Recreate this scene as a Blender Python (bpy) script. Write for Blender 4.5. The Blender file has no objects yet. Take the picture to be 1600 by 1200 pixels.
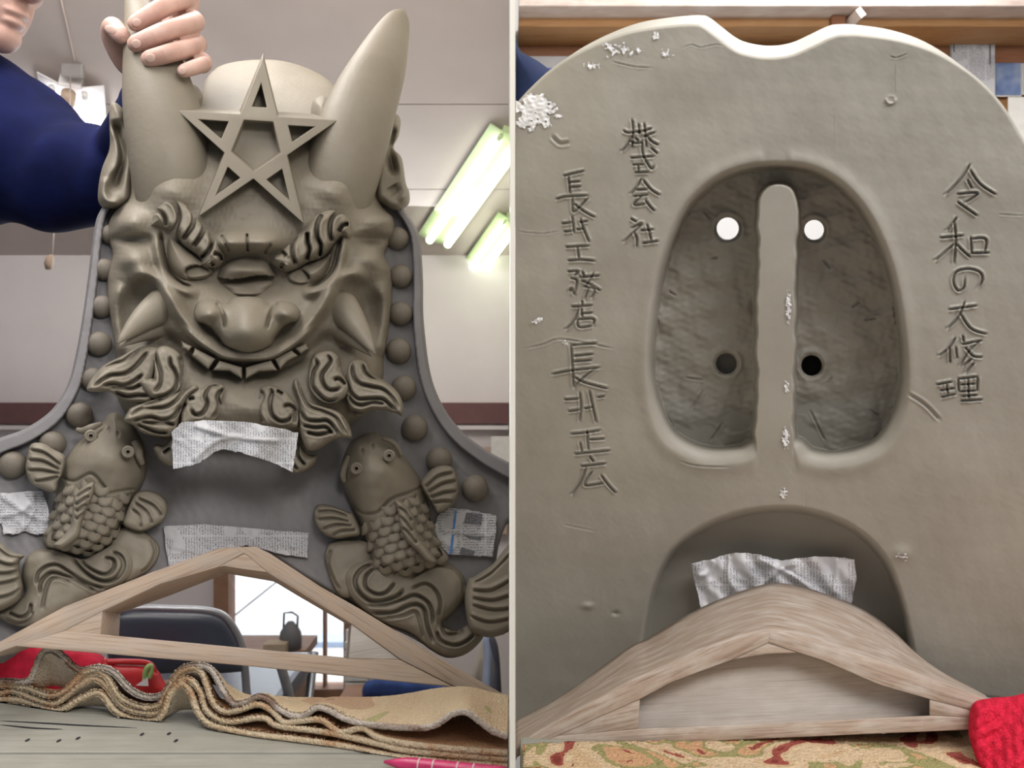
import bpy, bmesh, math, random
import numpy as np
from mathutils import Vector, Matrix
from mathutils.geometry import tessellate_polygon
random.seed(7); rng = np.random.default_rng(7)
SC = bpy.context.scene
COL = SC.collection
# ------------------------------------------------------------------ camera, world, lights, exposure
F = 1500.0                       # focal length in pixels of the 1600 x 1200 frame
CAMZ = 1.05
cam_d = bpy.data.cameras.new('camera'); cam = bpy.data.objects.new('camera', cam_d); COL.objects.link(cam)
cam.location = (0, 0, CAMZ); cam.rotation_euler = (math.pi/2, 0, 0)
cam_d.sensor_width = 36.0; cam_d.lens = F/1600*36.0
cam_d.clip_start = 0.02
cam_d.dof.use_dof = True; cam_d.dof.focus_distance = 1.12; cam_d.dof.aperture_fstop = 9.0
SC.camera = cam
W = bpy.data.worlds.new('world'); SC.world = W; W.use_nodes = True
bg = W.node_tree.nodes['Background']; bg.inputs[0].default_value = (0.86, 0.90, 1.0, 1); bg.inputs[1].default_value = 0.25
SC.view_settings.view_transform = 'Standard'; SC.view_settings.look = 'None'
SC.view_settings.gamma = 1.0; SC.view_settings.use_curve_mapping = False
SC.view_settings.exposure = 0.0
def area(name, loc, target, size, power, color=(1, 1, 1)):
    l = bpy.data.lights.new(name, 'AREA'); l.shape = 'RECTANGLE'; l.size, l.size_y = size; l.energy = power; l.color = color
    o = bpy.data.objects.new(name, l); COL.objects.link(o); o.location = loc
    o.rotation_euler = (Vector(target)-Vector(loc)).to_track_quat('-Z', 'Y').to_euler()
    return o
area('ceiling_and_fill_light', (-0.70, 1.12, 2.12), (-0.45, 1.15, 1.0), (1.0, 0.25), 7.0, (1.0, 0.95, 0.89))
area('ceiling_and_fill_light', (-0.55, 1.52, 2.0), (-0.45, 1.40, 1.0), (0.9, 0.2), 8.5, (1.0, 0.97, 0.92))  # added to brighten the crown and horn tops
area('ceiling_and_fill_light', (-0.80, 0.1, 2.35), (-0.35, 1.15, 1.0), (1.1, 0.3), 7.0, (1.0, 0.94, 0.87))  # added front fill for the ogre tile
area('ceiling_and_fill_light', (0.72, -0.35, 1.95), (0.4, 1.0, 1.0), (1.1, 0.4), 22, (1.0, 0.97, 0.94))  # added front fill for the forward-leaning inscribed tile and its newspaper
area('ceiling_and_fill_light', (0.45, 0.42, 2.05), (0.42, 0.9, 1.2), (0.9, 0.25), 7, (1.0, 0.97, 0.93))
area('ceiling_and_fill_light', (0.75, 1.15, 2.45), (0.4, 1.0, 0.9), (1.2, 0.3), 14, (1.0, 0.96, 0.90))
area('ceiling_and_fill_light', (0.6, 1.75, 2.05), (0.5, 1.9, 0.8), (0.9, 0.2), 7, (1.0, 0.96, 0.92))  # added behind the inscribed tile to brighten the wall seen through its holes
area('window_daylight', (-0.55, 2.6, 1.2), (-0.5, 1.6, 1.35), (0.9, 0.7), 6, (0.9, 0.95, 1.0))
area('ceiling_and_fill_light', (-0.85, 0.85, 2.0), (-0.8, 2.1, 1.85), (1.2, 0.3), 7, (1.0, 0.96, 0.94))  # added uplight evening out the ceiling, no lamp of the room
area('outdoor_daylight', (-0.9, 3.3, 2.6), (-0.95, 5.2, 0.6), (2.6, 0.8), 340, (0.92, 0.96, 1.0))
# ------------------------------------------------------------------ materials
def mat_new(name):
    m = bpy.data.materials.new(name); m.use_nodes = True
    nt = m.node_tree; b = nt.nodes['Principled BSDF']
    return m, nt, b
def N(nt, t, **kw):
    n = nt.nodes.new(t)
    for k, v in kw.items():
        if hasattr(n, k): setattr(n, k, v)
        else: n.inputs[k.replace('_', ' ')].default_value = v
    return n
def ramp(nt, fac, stops):
    r = nt.nodes.new('ShaderNodeValToRGB'); e = r.color_ramp.elements
    while len(e) < len(stops): e.new(0.5)
    for q, (p, c) in zip(e, stops): q.position = p; q.color = (*c, 1)
    nt.links.new(fac, r.inputs[0]); return r.outputs[0]
def plain(name, col, rough=0.6, metal=0.0, var=0.08, scale=30, bump=0.0, emit=None, es=1.0, spec=0.4):
    m, nt, b = mat_new(name)
    tc = N(nt, 'ShaderNodeTexCoord'); nz = N(nt, 'ShaderNodeTexNoise', Scale=scale, Detail=5.0)
    nt.links.new(tc.outputs['Object'], nz.inputs['Vector'])
    c = np.array(col)
    o = ramp(nt, nz.outputs['Fac'], [(0.3, tuple(c*(1-var))), (0.7, tuple(np.minimum(c*(1+var), 1)))])
    nt.links.new(o, b.inputs['Base Color'])
    b.inputs['Roughness'].default_value = rough; b.inputs['Metallic'].default_value = metal
    b.inputs['Specular IOR Level'].default_value = spec
    if bump:
        bp = N(nt, 'ShaderNodeBump', Strength=bump, Distance=0.002); nt.links.new(nz.outputs['Fac'], bp.inputs['Height'])
        nt.links.new(bp.outputs[0], b.inputs['Normal'])
    if emit:
        b.inputs['Emission Color'].default_value = (*emit, 1); b.inputs['Emission Strength'].default_value = es
    return m
def clay(name, c0, c1, rough=0.54, bump=0.25):
    m, nt, b = mat_new(name)
    tc = N(nt, 'ShaderNodeTexCoord')
    n1 = N(nt, 'ShaderNodeTexNoise', Scale=9.0, Detail=6.0, Roughness=0.6); nt.links.new(tc.outputs['Object'], n1.inputs['Vector'])
    n2 = N(nt, 'ShaderNodeTexNoise', Scale=160.0, Detail=4.0); nt.links.new(tc.outputs['Object'], n2.inputs['Vector'])
    n3 = N(nt, 'ShaderNodeTexNoise', Scale=45.0, Detail=3.0); nt.links.new(tc.outputs['Object'], n3.inputs['Vector'])
    o = ramp(nt, n1.outputs['Fac'], [(0.3, c0), (0.7, c1)])
    nt.links.new(o, b.inputs['Base Color'])
    b.inputs['Roughness'].default_value = rough; b.inputs['Specular IOR Level'].default_value = 0.42
    ad = N(nt, 'ShaderNodeMath', operation='ADD'); nt.links.new(n2.outputs['Fac'], ad.inputs[0]); nt.links.new(n3.outputs['Fac'], ad.inputs[1])
    bp = N(nt, 'ShaderNodeBump', Strength=bump, Distance=0.0015); nt.links.new(ad.outputs[0], bp.inputs['Height'])
    nt.links.new(bp.outputs[0], b.inputs['Normal'])
    return m
def wood(name, c0, c1, c2, rough=0.65, gs=1.0):
    m, nt, b = mat_new(name)
    uv = N(nt, 'ShaderNodeUVMap')
    mp = N(nt, 'ShaderNodeMapping'); mp.inputs['Scale'].default_value = (0.004*gs, 0.11*gs, 1)
    nt.links.new(uv.outputs[0], mp.inputs[0])
    nz = N(nt, 'ShaderNodeTexNoise', Scale=2.2, Detail=6.0, Roughness=0.6, Distortion=0.4); nt.links.new(mp.outputs[0], nz.inputs['Vector'])
    mp2 = N(nt, 'ShaderNodeMapping'); mp2.inputs['Scale'].default_value = (0.012, 0.03, 1); nt.links.new(uv.outputs[0], mp2.inputs[0])
    n2 = N(nt, 'ShaderNodeTexNoise', Scale=1.5, Detail=5.0); nt.links.new(mp2.outputs[0], n2.inputs['Vector'])
    o = ramp(nt, nz.outputs['Fac'], [(0.32, c0), (0.5, c1), (0.62, c1), (0.72, c0)])
    mx = N(nt, 'ShaderNodeMix', data_type='RGBA'); nt.links.new(o, mx.inputs['A'])
    mx.inputs['B'].default_value = (*c2, 1)
    f = ramp(nt, n2.outputs['Fac'], [(0.45, (0, 0, 0)), (0.7, (0.75, 0.75, 0.75))])
    nt.links.new(f, mx.inputs['Factor']); nt.links.new(mx.outputs['Result'], b.inputs['Base Color'])
    b.inputs['Roughness'].default_value = rough
    bp = N(nt, 'ShaderNodeBump', Strength=0.35, Distance=0.002); nt.links.new(nz.outputs['Fac'], bp.inputs['Height']); nt.links.new(bp.outputs[0], b.inputs['Normal'])
    return m
def paper(name, ink=0.75, line=4.2, seed=0.0, vertical=False, base=(0.56, 0.56, 0.58), thr=0.40):
    m, nt, b = mat_new(name)
    uv = N(nt, 'ShaderNodeUVMap'); sp = N(nt, 'ShaderNodeSeparateXYZ'); nt.links.new(uv.outputs[0], sp.inputs[0])
    a, c = (sp.outputs[0], sp.outputs[1]) if not vertical else (sp.outputs[1], sp.outputs[0])
    def mth(op, x, y=None, z=None):
        n = N(nt, 'ShaderNodeMath', operation=op)
        for k, q in enumerate((x, y, z)):
            if q is None: continue
            if isinstance(q, (int, float)): n.inputs[k].default_value = q
            else: nt.links.new(q, n.inputs[k])
        return n.outputs[0]
    rows = mth('LESS_THAN', mth('FRACT', mth('DIVIDE', c, line)), 0.62)
    nz = N(nt, 'ShaderNodeTexNoise', Scale=0.55, Detail=2.0); nt.links.new(uv.outputs[0], nz.inputs['Vector'])
    gly = mth('GREATER_THAN', nz.outputs['Fac'], 0.5)
    big = N(nt, 'ShaderNodeTexNoise', Scale=0.022, Detail=1.0)
    mp = N(nt, 'ShaderNodeMapping'); mp.inputs['Location'].default_value = (seed*37, seed*11, 0); nt.links.new(uv.outputs[0], mp.inputs[0]); nt.links.new(mp.outputs[0], big.inputs['Vector'])
    area_ = mth('GREATER_THAN', big.outputs['Fac'], thr)
    gut = mth('LESS_THAN', mth('FRACT', mth('DIVIDE', a, 38.0)), 0.92)
    k = mth('MULTIPLY', mth('MULTIPLY', rows, gly), mth('MULTIPLY', area_, gut))
    k = mth('MULTIPLY', k, ink)
    mx = N(nt, 'ShaderNodeMix', data_type='RGBA'); mx.inputs['A'].default_value = (*base, 1); mx.inputs['B'].default_value = (0.10, 0.10, 0.12, 1)
    nt.links.new(k, mx.inputs['Factor']); nt.links.new(mx.outputs['Result'], b.inputs['Base Color'])
    b.inputs['Roughness'].default_value = 0.8
    return m
CLAY = clay('olive_clay', (0.200, 0.174, 0.133), (0.256, 0.225, 0.176))
CLAY2 = clay('cool_shade_clay', (0.188, 0.180, 0.184), (0.230, 0.221, 0.226))  # same clay as the relief, its cool shadow tone put into the colour
STUDC = clay('brown_stud_clay', (0.175, 0.150, 0.120), (0.215, 0.187, 0.152), 0.5)
CLAYB = clay('back_clay', (0.325, 0.305, 0.262), (0.385, 0.362, 0.316), bump=0.15)
PLASTER = plain('white_plaster', (0.78, 0.78, 0.80), 0.9, var=0.12, scale=60, bump=0.5)
WOODL = wood('pale_cradle_wood', (0.34, 0.235, 0.165), (0.50, 0.385, 0.295), (0.46, 0.385, 0.33))
WOODR = wood('weathered_cradle_wood', (0.24, 0.165, 0.120), (0.42, 0.33, 0.265), (0.56, 0.51, 0.46))
WOODP = wood('pale_inner_board', (0.42, 0.375, 0.335), (0.52, 0.475, 0.43), (0.60, 0.56, 0.52))
BENCH = wood('grey_bench_plank', (0.26, 0.255, 0.215), (0.32, 0.312, 0.27), (0.37, 0.362, 0.32), gs=0.6)
PAPER = [paper('newsprint_%s' % w, seed=i, vertical=(i % 2 == 1)) for i, w in enumerate(('fine', 'columns', 'small', 'table'))]
PAPER.append(paper('newsprint_tall', 0.6, 5.0, 4.0, True, (0.86, 0.86, 0.90), 0.47))
BLACK = plain('black_ink', (0.02, 0.02, 0.025), 0.8)
# ------------------------------------------------------------------ helpers
BASE = {}
def tag(o, label=None, cat=None, group=None, kind=None):
    if label: o['label'] = label
    if cat: o['category'] = cat
    if group: o['group'] = group
    if kind: o['kind'] = kind
    return o
def thing(name, label, cat, loc, group=None):
    o = bpy.data.objects.new(name, None); COL.objects.link(o); o.location = loc; o.empty_display_size = 0.05
    BASE[o] = np.array(loc, float)
    return tag(o, label, cat, group)
def mk(name, V, faces, mat, parent=None, uv=None, smooth=True, mats=None, midx=None, loc=None):
    """one mesh object from world-space vertices"""
    V = np.asarray(V, float)
    if parent is not None: base = BASE[parent]
    elif loc is not None: base = np.array(loc, float)
    else:
        base = np.array([(V[:, 0].min()+V[:, 0].max())/2, (V[:, 1].min()+V[:, 1].max())/2, V[:, 2].min()])
    me = bpy.data.meshes.new(name)
    if isinstance(faces, np.ndarray):
        nf, k = faces.shape
        me.vertices.add(len(V)); me.vertices.foreach_set('co', (V-base).ravel())
        me.loops.add(nf*k); me.loops.foreach_set('vertex_index', faces.ravel().astype(np.int32))
        me.polygons.add(nf); me.polygons.foreach_set('loop_start', np.arange(nf, dtype=np.int32)*k)
        me.update(calc_edges=True)
    else:
        me.from_pydata([tuple(v) for v in (V-base)], [], faces); me.update()
    if uv is not None:
        ul = me.uv_layers.new(name='UVMap'); li = np.empty(len(me.loops), np.int32); me.loops.foreach_get('vertex_index', li)
        ul.data.foreach_set('uv', np.asarray(uv, float)[li].ravel())
    for m in (mats or [mat]): me.materials.append(m)
    if midx is not None: me.polygons.foreach_set('material_index', np.asarray(midx, np.int32))
    if smooth: me.polygons.foreach_set('use_smooth', np.ones(len(me.polygons), bool))
    o = bpy.data.objects.new(name, me); COL.objects.link(o)
    if parent is not None:
        o.parent = parent; BASE[o] = base
    else:
        o.location = base; BASE[o] = base
    return o
def inst(name, me, parent, M, mat=None):
    o = bpy.data.objects.new(name, me); COL.objects.link(o); o.parent = parent
    M = M.copy(); M.translation = M.translation-Vector(BASE[parent]); o.matrix_local = M
    return o
def spl(pts, n=12, closed=False):
    P = np.asarray(pts, float); m = len(P); out = []
    rngi = range(m if closed else m-1); t = np.linspace(0, 1, n, endpoint=False)[:, None]
    for i in rngi:
        if closed: a, b, c, d = P[(i-1) % m], P[i], P[(i+1) % m], P[(i+2) % m]
        else: a, b, c, d = P[max(i-1, 0)], P[i], P[i+1], P[min(i+2, m-1)]
        out.append(0.5*((2*b)+(-a+c)*t+(2*a-5*b+4*c-d)*t*t+(-a+3*b-3*c+d)*t**3))
    if not closed: out.append(P[-1:])
    return np.vstack(out)
def dline(X, Y, P):
    """distance to a polyline and the position 0..1 along it"""
    P = np.asarray(P, float); seg = np.diff(P, axis=0); L = np.hypot(seg[:, 0], seg[:, 1]); tot = L.sum()+1e-9; acc = 0
    D = np.full(X.shape, 1e9); T = np.zeros(X.shape)
    for i in range(len(seg)):
        if L[i] < 1e-6: continue
        dx, dy = X-P[i, 0], Y-P[i, 1]
        t = np.clip((dx*seg[i, 0]+dy*seg[i, 1])/L[i]**2, 0, 1)
        d = np.hypot(dx-t*seg[i, 0], dy-t*seg[i, 1]); k = d < D
        D = np.where(k, d, D); T = np.where(k, (acc+t*L[i])/tot, T); acc += L[i]
    return D, T
def sdpoly(X, Y, P):
    """signed distance, positive inside"""
    P = np.asarray(P, float); Q = np.roll(P, -1, axis=0); D = np.full(X.shape, 1e9); ins = np.zeros(X.shape, bool)
    for a, b in zip(P, Q):
        e = b-a; l2 = e@e
        if l2 < 1e-9: continue
        dx, dy = X-a[0], Y-a[1]; t = np.clip((dx*e[0]+dy*e[1])/l2, 0, 1)
        D = np.minimum(D, np.hypot(dx-t*e[0], dy-t*e[1]))
        if abs(e[1]) > 1e-9:
            c = (a[1] > Y) != (b[1] > Y); ins ^= c & (X < (b[0]-a[0])*(Y-a[1])/(b[1]-a[1])+a[0])
    return np.where(ins, D, -D)
def dome(sd, r): return np.sqrt(np.maximum(0, 1-(1-np.clip(sd/r, 0, 1))**2))
def sst(x): x = np.clip(x, 0, 1); return x*x*(3-2*x)
def bump(X, Y, cx, cy, rx, ry, h, rot=0.0):
    c, s = math.cos(math.radians(rot)), math.sin(math.radians(rot)); dx, dy = X-cx, Y-cy
    a, b = (dx*c+dy*s)/rx, (-dx*s+dy*c)/ry
    return h*np.exp(-(a*a+b*b))
def carve(H, X, Y, pts, w, d, smooth=True, taper=0.18, burr=0.0, ridge=False, t0=None):
    P = spl(pts, 6) if smooth and len(pts) > 2 else np.asarray(pts, float)
    pad = 4*w+3
    k = (X > P[:, 0].min()-pad) & (X < P[:, 0].max()+pad) & (Y > P[:, 1].min()-pad) & (Y < P[:, 1].max()+pad)
    if not k.any(): return H
    D, T = dline(X[k], Y[k], P)
    tp = sst(np.minimum(T, 1-T)/taper+0.12) if taper else 1.0
    g = np.exp(-(D/w)**2)*d*tp
    if burr: g = g-burr*np.exp(-((D-2.1*w)/(0.8*w))**2)*tp
    H = H.copy(); H[k] += g if ridge else -g
    return H
def wob(X, Y, sc, amp, seed=0):
    """cheap smooth value noise"""
    r = np.random.default_rng(seed); o = np.zeros(X.shape)
    for i in range(14):
        a = r.uniform(0, 6.28); f = r.uniform(0.3, 2.0)/sc; o += np.sin((X*math.cos(a)+Y*math.sin(a))*f*6.28+r.uniform(0, 6.28))
    return o*amp/4.2
class Frame:
    def __init__(s, px, py, ydepth, theta, yaw=None):
        s.O = np.array([(px-800)/F*ydepth, ydepth, CAMZ+(600-py)/F*ydepth])
        d = np.array([(px-800)/F, 1.0, 0.0]); d /= np.linalg.norm(d)
        if yaw is not None: d = np.array([math.sin(yaw), math.cos(yaw), 0.0])
        n0 = -d; Z = np.array([0, 0, 1.0]); c, k = math.cos(theta), math.sin(theta)
        s.n = c*n0+k*Z; s.v = c*Z-k*n0; s.u = np.array([d[1], -d[0], 0.0]); s.s = ydepth/F
    def P(s, px, py, w):
        px, py, w = np.broadcast_arrays(np.asarray(px, float), np.asarray(py, float), np.asarray(w, float))
        R = np.stack([(px-800)/F, np.ones(px.shape), (600-py)/F], -1); C = np.array([0, 0, CAMZ])
        t = ((s.O-C)@s.n+w*s.s)/(R@s.n)
        return C+R*t[..., None]
    def pt(s, px, py, w): return s.P(px, py, w).reshape(3)
LF = Frame(400, 600, 1.18, math.radians(18))
RF = Frame(1200, 600, 0.97, math.radians(-25))
def relief(name, mat, fr, outline, hfun, step=2.0, parent=None, side=0, skirt=None, uvrot=None, extra_mask=None, closed_spline=True, n=6):
    """a modelled clay surface: outline (pixels) filled with a fine grid, lifted by hfun(X, Y, sd)"""
    P = spl(outline, n, True) if closed_spline else np.asarray(outline, float)
    x0, x1, y0, y1 = P[:, 0].min()-3*step, P[:, 0].max()+3*step, P[:, 1].min()-3*step, P[:, 1].max()+3*step
    if side < 0: x1 = min(x1, 799.0)
    if side > 0: x0 = max(x0, 801.0)
    xs, ys = np.arange(x0, x1+step, step), np.arange(y0, y1+step, step)
    X, Y = np.meshgrid(xs, ys); sd = sdpoly(X, Y, P)
    near = (sd <= 0) & (sd > -1.6*step)
    gx, gy = np.zeros_like(X), np.zeros_like(X)
    gy, gx = np.gradient(sd, step); gl = np.hypot(gx, gy)+1e-9
    X2, Y2 = np.where(near, X-sd*gx/gl, X), np.where(near, Y-sd*gy/gl, Y)
    sd2 = np.where(near, 0.0, sd)
    H = hfun(X2, Y2, np.maximum(sd2, 0))
    V = fr.P(X2, Y2, H)
    if side: V[..., 0] = np.minimum(V[..., 0], -0.0036) if side < 0 else np.maximum(V[..., 0], 0.0036)
    ok = sd > -1.6*step; pos = sd > 0
    c = lambda A: (A[:-1, :-1], A[1:, :-1], A[1:, 1:], A[:-1, 1:])
    keep = np.logical_and.reduce(c(ok)) & np.logical_or.reduce(c(pos))
    if extra_mask is not None: keep &= np.logical_and.reduce(c(extra_mask(X, Y)))
    idx = np.arange(X.size).reshape(X.shape); fc = np.stack([a[keep] for a in c(idx)], -1)
    used = np.unique(fc); re = np.full(X.size, -1); re[used] = np.arange(len(used)); fc = re[fc]
    VV = V.reshape(-1, 3)[used]; U = np.stack([X2.ravel()[used], -Y2.ravel()[used]], -1)
    if uvrot is not None:
        a = math.radians(uvrot); U = np.stack([U[:, 0]*math.cos(a)+U[:, 1]*math.sin(a), -U[:, 0]*math.sin(a)+U[:, 1]*math.cos(a)], -1)
    if skirt is not None:
        m = len(P); h0 = hfun(P[:, 0], P[:, 1], np.zeros(m))
        A, B = fr.P(P[:, 0], P[:, 1], h0), fr.P(P[:, 0], P[:, 1], np.full(m, float(skirt)))
        if name in STRAIGHT: B = A+fr.n*(skirt*fr.s)
        if side:
            for q in (A, B): q[..., 0] = np.minimum(q[..., 0], -0.0036) if side < 0 else np.maximum(q[..., 0], 0.0036)
        i0 = len(VV); VV = np.vstack([VV, A, B]); k = np.arange(m); k2 = (k+1) % m
        orient = np.sum(P[:, 0]*np.roll(P[:, 1], -1)-np.roll(P[:, 0], -1)*P[:, 1]) > 0
        q = np.stack([i0+k, i0+k2, i0+m+k2, i0+m+k], -1)
        if not orient: q = q[:, ::-1]
        fc = np.vstack([fc, q]); U = np.vstack([U, np.stack([P[:, 0], -P[:, 1]], -1), np.stack([P[:, 0], -P[:, 1]], -1)])
    return mk(name, VV, fc, mat, parent, uv=U)
STRAIGHT = {'backplate', 'back_face', 'crown'}
def tube(path, rad, seg=16, flat=None, up=(0, 0, 1), cap=True):
    """swept tube: path (n,3), radius per point, optional flattening of the second axis"""
    P = np.asarray(path, float); n = len(P); R = np.broadcast_to(np.asarray(rad, float), (n,))
    Fl = np.ones(n) if flat is None else np.broadcast_to(np.asarray(flat, float), (n,))
    T = np.gradient(P, axis=0); T /= np.linalg.norm(T, axis=1)[:, None]+1e-12
    u = np.cross(up, T[0]); u = u if np.linalg.norm(u) > 1e-3 else np.cross((1, 0, 0), T[0]); u /= np.linalg.norm(u)
    V, a = [], np.linspace(0, 2*math.pi, seg, endpoint=False)
    for i in range(n):
        u = u-T[i]*(u@T[i]); u /= np.linalg.norm(u); w = np.cross(T[i], u)
        V.append(P[i]+R[i]*(np.cos(a)[:, None]*u+np.sin(a)[:, None]*w*Fl[i]))
    V = np.vstack(V); fs = []
    for i in range(n-1):
        for k in range(seg):
            k2 = (k+1) % seg; fs.append((i*seg+k, i*seg+k2, (i+1)*seg+k2, (i+1)*seg+k))
    if cap: fs.append(tuple(range(seg))[::-1]); fs.append(tuple((n-1)*seg+k for k in range(seg)))
    return V, fs
def join(parts):
    V, Fs, o = [], [], 0
    for v, f in parts:
        V.append(np.asarray(v, float)); Fs += [tuple(i+o for i in q) for q in f]; o += len(v)
    return np.vstack(V), Fs
def boxv(c, d, ax=None, bev=0.0):
    """box from centre, full sizes and three axes"""
    ax = np.eye(3) if ax is None else np.asarray(ax, float); c = np.asarray(c, float); h = np.asarray(d, float)/2
    bm = bmesh.new(); bmesh.ops.create_cube(bm, size=2.0)
    for v in bm.verts: v.co = (v.co.x*h[0], v.co.y*h[1], v.co.z*h[2])
    if bev: bmesh.ops.bevel(bm, geom=bm.edges[:], offset=bev, segments=2, affect='EDGES', profile=0.6)
    V = np.array([c+v.co.x*ax[0]+v.co.y*ax[1]+v.co.z*ax[2] for v in bm.verts]); bm.verts.index_update()
    fs = [tuple(v.index for v in f.verts) for f in bm.faces]; bm.free()
    return V, fs
def prism(fr, front, wf, wb, back=None, side=0):
    """solid between an outline at height wf and one at wb"""
    A = fr.P(*np.asarray(front, float).T, wf); B = fr.P(*np.asarray(back if back is not None else front, float).T, wb)
    if side:
        for q in (A, B): q[:, 0] = np.minimum(q[:, 0], -0.0036) if side < 0 else np.maximum(q[:, 0], 0.0036)
    m = len(A); V = np.vstack([A, B]); tri = tessellate_polygon([[Vector((p[0], -p[1], 0)) for p in front]])
    ar = sum(p[0]*q[1]-q[0]*p[1] for p, q in zip(front, list(front[1:])+[front[0]]))
    fs = []
    for t in tri:
        a, b, c = [np.array(front[i], float) for i in t]; s = (b[0]-a[0])*(c[1]-a[1])-(b[1]-a[1])*(c[0]-a[0])
        t = tuple(t) if s < 0 else tuple(t)[::-1]; fs.append(t); fs.append(tuple(i+m for i in t[::-1]))
    for k in range(m):
        k2 = (k+1) % m; q = (k, k2, m+k2, m+k); fs.append(q if ar > 0 else q[::-1])
    return V, fs
def bevelmod(o, w, seg=2, ang=30):
    b = o.modifiers.new('bevel', 'BEVEL'); b.width = w; b.segments = seg; b.limit_method = 'ANGLE'; b.angle_limit = math.radians(ang)
    me = o.data
    me.polygons.foreach_set('use_smooth', np.ones(len(me.polygons), bool))
    return o
def at(px, py, Y): return np.array([(px-800)/F*Y, Y, CAMZ+(600-py)/F*Y])
# ------------------------------------------------------------------ LEFT: front of the ogre tile
tile = thing('ogre_sculpture', 'olive grey clay ogre-face roof ornament seen from the front, with horns, star and two carp', 'sculpture', LF.pt(400, 1000, -40))
slab_out = [(0-40, 700), (0, 684), (40, 669), (80, 641), (105, 602), (117, 560), (128, 500), (138, 430), (146, 365), (156, 330), (185, 300), (215, 255), (260, 222), (330, 212), (411, 210), (500, 212), (560, 228), (600, 280), (628, 322), (648, 352), (657, 380), (661, 440), (662, 500), (672, 580), (690, 630), (720, 672), (760, 703), (798, 724), (830, 740), (830, 800), (797, 812), (780, 850), (772, 890), (745, 960), (706, 1012), (640, 985), (560, 948), (480, 903), (425, 868), (385, 858), (340, 868), (240, 908), (165, 938), (60, 978), (-40, 1020)]
outer_l = [(-40, 700), (0, 684), (40, 669), (80, 641), (105, 602), (117, 560), (128, 500), (138, 430), (146, 365), (156, 330), (180, 300)]
outer_r = [(600, 280), (628, 322), (648, 352), (657, 380), (661, 440), (662, 500), (672, 580), (690, 630), (720, 672), (760, 703), (798, 724), (840, 745)]
def inset(line, w0, w1, sgn):
    P = spl(line, 8); T = np.gradient(P, axis=0); T /= np.linalg.norm(T, axis=1)[:, None]
    w = np.linspace(w0, w1, len(P))[:, None]; return P+np.stack([-T[:, 1], T[:, 0]], -1)*w*sgn
def h_slab(X, Y, sd):
    H = wob(X, Y, 160, 1.0, 3)+wob(X, Y, 24, 0.35, 4)
    H -= 7*sst(1-sd/3.0)
    H -= bump(X, Y, 390, 800, 130, 70, 6)
    for c in ([(690, 690), (705, 720), (740, 755), (790, 790)], [(640, 690), (660, 725), (700, 775)]): H = carve(H, X, Y, c, 2.0, 2.0)
    return H
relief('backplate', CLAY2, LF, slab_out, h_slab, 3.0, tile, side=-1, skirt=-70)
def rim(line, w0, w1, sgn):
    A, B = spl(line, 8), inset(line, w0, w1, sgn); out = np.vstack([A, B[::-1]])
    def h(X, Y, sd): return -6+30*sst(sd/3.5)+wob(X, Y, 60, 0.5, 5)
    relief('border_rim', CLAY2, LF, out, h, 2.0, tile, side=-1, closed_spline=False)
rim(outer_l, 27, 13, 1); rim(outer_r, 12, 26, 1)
# studs along the rim
bm = bmesh.new(); bmesh.ops.create_uvsphere(bm, u_segments=32, v_segments=20, radius=1.0)
stud_me = bpy.data.meshes.new('stud'); bm.to_mesh(stud_me); bm.free(); stud_me.materials.append(STUDC); stud_me.polygons.foreach_set('use_smooth', np.ones(len(stud_me.polygons), bool))
for i, (x, y, r) in enumerate([(172, 366, 15), (163, 421, 17), (159, 479, 17.5), (155, 537, 19), (145, 592, 18), (124, 648, 20), (82, 693, 20), (20, 726, 21),
                               (621, 373, 18), (626, 432, 18.5), (626, 490, 19), (623, 548, 20), (631, 606, 20), (648, 669, 21), (686, 719, 20.5), (742, 763, 21)]):
    c = LF.pt(x, y, 9); r3 = r*c[1]/F
    inst('stud', stud_me, tile, Matrix.Translation(c) @ Matrix.Diagonal((r3, r3, r3, 1)))
# crown of the head
def h_crown(X, Y, sd): return 62-175*np.clip((190-Y)/97.0, -0.2, 1.1)-40*(1-dome(sd, 70))+wob(X, Y, 90, 1.5, 8)
cr = relief('crown', CLAY, LF, [(316, 215), (317, 140), (335, 109), (365, 97), (411, 93), (450, 97), (490, 111), (520, 131), (538, 160), (540, 215), (430, 240)], h_crown, 2.0, tile, skirt=-190)
# ears
def h_earl(X, Y, sd):
    H = 0+52*dome(sd, 14)
    H = carve(H, X, Y, [(180, 185), (186, 215), (192, 245), (184, 275), (176, 300)], 8, 34)
    H = carve(H, X, Y, [(164, 275), (160, 300), (170, 314), (190, 316)], 7, 18, ridge=True)
    H = carve(H, X, Y, [(175, 172), (172, 198), (182, 222), (185, 250), (173, 275)], 4, 12, ridge=True)
    return H
relief('ear', CLAY, LF, [(175, 160), (188, 164), (198, 180), (204, 230), (208, 300), (196, 321), (172, 327), (156, 320), (153, 300), (159, 264), (171, 232), (171, 198), (171, 172)], h_earl, 1.6, tile)
def h_earr(X, Y, sd):
    H = 0+52*dome(sd, 14)
    H = carve(H, X, Y, [(618, 195), (609, 225), (611, 250), (617, 275)], 6, 34)
    H = carve(H, X, Y, [(612, 232), (627, 250), (631, 280), (634, 302), (622, 316)], 6, 16, ridge=True)
    H = carve(H, X, Y, [(612, 290), (620, 302)], 8, 12)
    return H
relief('ear', CLAY, LF, [(618, 178), (626, 188), (623, 212), (615, 231), (628, 248), (634, 285), (640, 302), (638, 320), (620, 330), (598, 320), (583, 300), (588, 230), (605, 190)], h_earr, 1.6, tile)
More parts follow.
